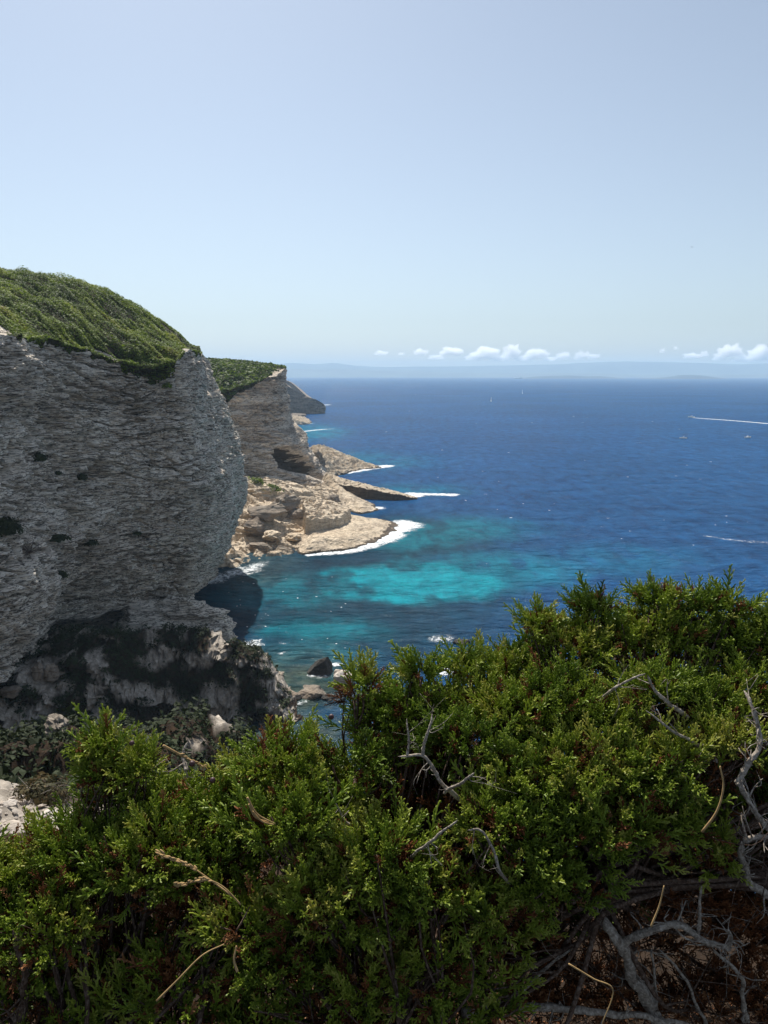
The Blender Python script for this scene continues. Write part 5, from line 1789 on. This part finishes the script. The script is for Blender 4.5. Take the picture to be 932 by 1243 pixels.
R_limbs = [([(812, 1262, 1.14), (790, 1222, 1.17), (768, 1180, 1.21), (748, 1140, 1.25), (725, 1100, 1.32)], .026, .019, 'thick grey lichen-spotted trunk', True),
           ([(560, 1232, 1.08), (620, 1222, 1.10), (690, 1226, 1.11), (760, 1232, 1.12), (840, 1246, 1.13)], .015, .011, 'grey limb lying along the bottom edge', True),
           ([(752, 1148, 1.24), (790, 1128, 1.22), (825, 1124, 1.21), (858, 1142, 1.19), (884, 1152, 1.17)], .0125, .0105, 'grey limb curving right with a sawn end', True),
           ([(884, 1152, 1.17), (888, 1140, 1.18), (884, 1128, 1.19)], .0085, .006, None, True),
           ([(848, 1134, 1.2), (850, 1105, 1.22), (852, 1075, 1.26)], .006, .004, None, True),
           ([(602, 1225, 1.12), (640, 1195, 1.16), (668, 1172, 1.2), (700, 1150, 1.24)], .007, .004, None, True),
           ([(640, 1195, 1.16), (655, 1180, 1.18), (678, 1160, 1.18)], .005, .003, None, True),
           ([(795, 1245, 1.2), (796, 1190, 1.22), (790, 1150, 1.25)], .006, .004, None, True),
           ([(860, 1260, 1.2), (835, 1195, 1.22), (800, 1152, 1.26)], .007, .004, None, True),
           ([(910, 1260, 1.16), (903, 1215, 1.18), (895, 1180, 1.2), (865, 1150, 1.24)], .010, .006, None, True),
           ([(960, 1100, 1.36), (912, 1075, 1.37), (903, 1050, 1.38), (900, 1020, 1.40)], .014, .010, 'grey limb at the right edge', True),
           ([(905, 1022, 1.40), (915, 1018, 1.39), (945, 1014, 1.38)], .010, .009, None, True),
           ([(895, 950, 1.52), (912, 975, 1.48), (925, 1000, 1.44), (945, 1020, 1.42)], .010, .008, None, True),
           ([(895, 952, 1.52), (910, 925, 1.55), (922, 900, 1.58), (915, 862, 1.62), (902, 838, 1.66)], .011, .006, 'bare grey branch rising at the right edge', True),
           ([(835, 870, 1.68), (808, 850, 1.66), (795, 838, 1.66), (786, 820, 1.66)], .008, .005, None, True),
           ([(700, 880, 1.86), (735, 842, 1.70), (752, 830, 1.66), (785, 818, 1.66)], .006, .004, None, True),
           ([(880, 930, 1.82), (845, 905, 1.62), (830, 893, 1.60), (812, 885, 1.6), (785, 862, 1.62)], .008, .004, None, True)]
juniper('tallest juniper bush, right, with grey trunk and bare limbs exposed below its crown', at(800, 1262, 1.16) + (0, 0, -.05), R_lobes, R_limbs, 33, hub=at(735, 1075, 1.52))

# litter and dead twigs lying on the ground beneath the bushes
rg = np.random.default_rng(77)
lt = Bag()
for i in range(9000):
    x, y = rg.uniform(-1.3, 1.7), rg.uniform(.35, 2.3)
    z = float(ter(x, y)) + rg.uniform(.0, .05)
    p = np.array([x, y, z])
    d = rg.normal(size=3) * (1, 1, .28)
    d /= np.linalg.norm(d)
    L = rg.uniform(.006, .03)
    u = np.cross(d, rg.normal(size=3))
    u /= np.linalg.norm(u)
    w_ = rg.uniform(.001, .0026)
    v = np.cross(d, u)
    V = np.array([p - u * w_, p + u * w_, p + d * L + u * w_ * .6, p + d * L - u * w_ * .6, p + d * L * .5 + v * w_ * 1.4])
    lt.add(V, np.array([(0, 1, 4), (1, 2, 4), (2, 3, 4), (3, 0, 4)]), rg.uniform(.2, 1))
tag(lt.obj('leaf_litter', DEAD), 'rust-brown litter of dead needles under the junipers', 'leaf litter', kind='stuff')
tb = Bag()
for i in range(620):
    px0 = rg.uniform(640, 1000) if rg.random() < .85 else rg.uniform(20, 250)
    py0 = rg.uniform(1090 if px0 < 850 else 1000, 1260) if px0 > 560 else rg.uniform(1170, 1260)
    D = rg.uniform(1.46, 1.85)
    p = at(px0, py0, D)
    g = float(ter(p[0], p[1])) + .01
    p[2] = max(p[2], g)
    d = rg.normal(size=3) * (1, .8, .7)
    d /= np.linalg.norm(d)
    L = rg.uniform(.04, .15)
    P = smooth_path([p, p + d * L * .5 + rg.normal(size=3) * .018, p + d * L + rg.normal(size=3) * .02], 7)
    P[:, 2] = np.maximum(P[:, 2], ter(P[:, 0], P[:, 1]) + .004)
    tb.add(*tube(P, np.linspace(rg.uniform(.0008, .0022), .0005, 7), 4), .5)
tag(tb.obj('dead_twigs', BARK_BROWN, None, True), 'tangle of thin dead twigs under the junipers at lower right', 'dead twigs', kind='stuff')

# dry grass stalks and orange dead shoots
def stalk(pts, r, label, head=0.0, seed=0):
    P = smooth_path([at(*p) for p in pts], 18)
    rt = empty('grass_stalk', P[0])
    b = Bag()
    b.add(*tube(P, np.linspace(r, r * .55, 18), 6))
    b.obj('stem', STRAW, rt, True)
    if head:
        g = np.random.default_rng(seed)
        b = Bag()
        for i in range(26):
            t = 17 - int(i / 26 * 17 * head)
            d = (P[min(t, 17)] - P[max(t - 1, 0)])
            d = d / np.linalg.norm(d) + g.normal(size=3) * .28
            d /= np.linalg.norm(d)
            q = P[t] + g.normal(size=3) * .0015
            L = g.uniform(.008, .014)
            b.add(*tube([q, q + d * L * .4, q + d * L * .8, q + d * L], [.0006, .0021, .0016, .0003], 5))
        b.obj('seed_head', STRAW, rt, True)
    return tag(rt, label, 'dry grass stalk', 'dry grass stalks in the junipers')


stalk([(282, 1088, 1.15), (255, 1068, 1.16), (228, 1050, 1.17), (196, 1037, 1.18)], .0016, 'dry straw stalk with seed head, upper of the pair in the left juniper', .55, 1)
stalk([(292, 1098, 1.14), (270, 1076, 1.15), (248, 1068, 1.15), (218, 1074, 1.16)], .0015, 'dry straw stalk with seed head, lower of the pair in the left juniper', .5, 2)
stalk([(190, 1215, 1.0), (215, 1190, 1.01), (245, 1160, 1.03), (272, 1146, 1.04)], .0016, 'bare straw stalk slanting up to the right in the lower left', 0, 3)
stalk([(288, 1180, 1.0), (284, 1165, 1.01), (287, 1148, 1.02)], .0022, 'short upright straw blade beside the slanting bare stalk', 0, 4)
stalk([(790, 1125, 1.16), (800, 1100, 1.17), (806, 1075, 1.18)], .0022, 'broad tan dead blade above the thick grey trunk', 0, 5)
stalk([(852, 1010, 1.34), (870, 985, 1.34), (878, 955, 1.35), (874, 930, 1.36)], .0026, 'long curved tan strip hanging beside the right bare limbs', 0, 6)
stalk([(690, 1170, 1.13), (720, 1188, 1.12), (744, 1202, 1.11), (730, 1245, 1.10)], .0016, 'thin bent straw stalk in front of the thick grey trunk', 0, 7)
stalk([(198, 905, 1.50), (222, 918, 1.52), (246, 930, 1.54)], .0030, 'orange dead shoot pointing right at the top of the left juniper', .7, 8)
for k, (a, b_, c_) in enumerate((((300, 968), (312, 988), (334, 1000)), ((302, 976), (310, 992), (326, 998)), ((306, 985), (318, 997), (332, 1001)))):
    stalk([(*a, 1.36), (*b_, 1.36), (*c_, 1.37)], .0022, 'orange dead shoot, one of three curving side by side between two junipers', 0, 20 + k)
# juniper berries
for k, (x, y, D, s) in enumerate(((258, 947, 1.50, .0065), (233, 927, 1.52, .007), (160, 902, 1.60, .006), (402, 870, 1.5, .006))):
    V, F = ico(3)
    V = V * s * (1 + .06 * fbm(V[:, 0] * 2, V[:, 1] * 2, V[:, 2] * 2, k, 2))[:, None]
    o = new_mesh('juniper_berry', V, F, plain_mat('berry', (.06, .025, .025), .5, 100, .3), smooth=True)
    o.location = Vector([float(c) for c in at(x, y, D)])
    tag(o, 'round dark red-brown berry in the juniper sprays', 'berry', 'juniper berries')
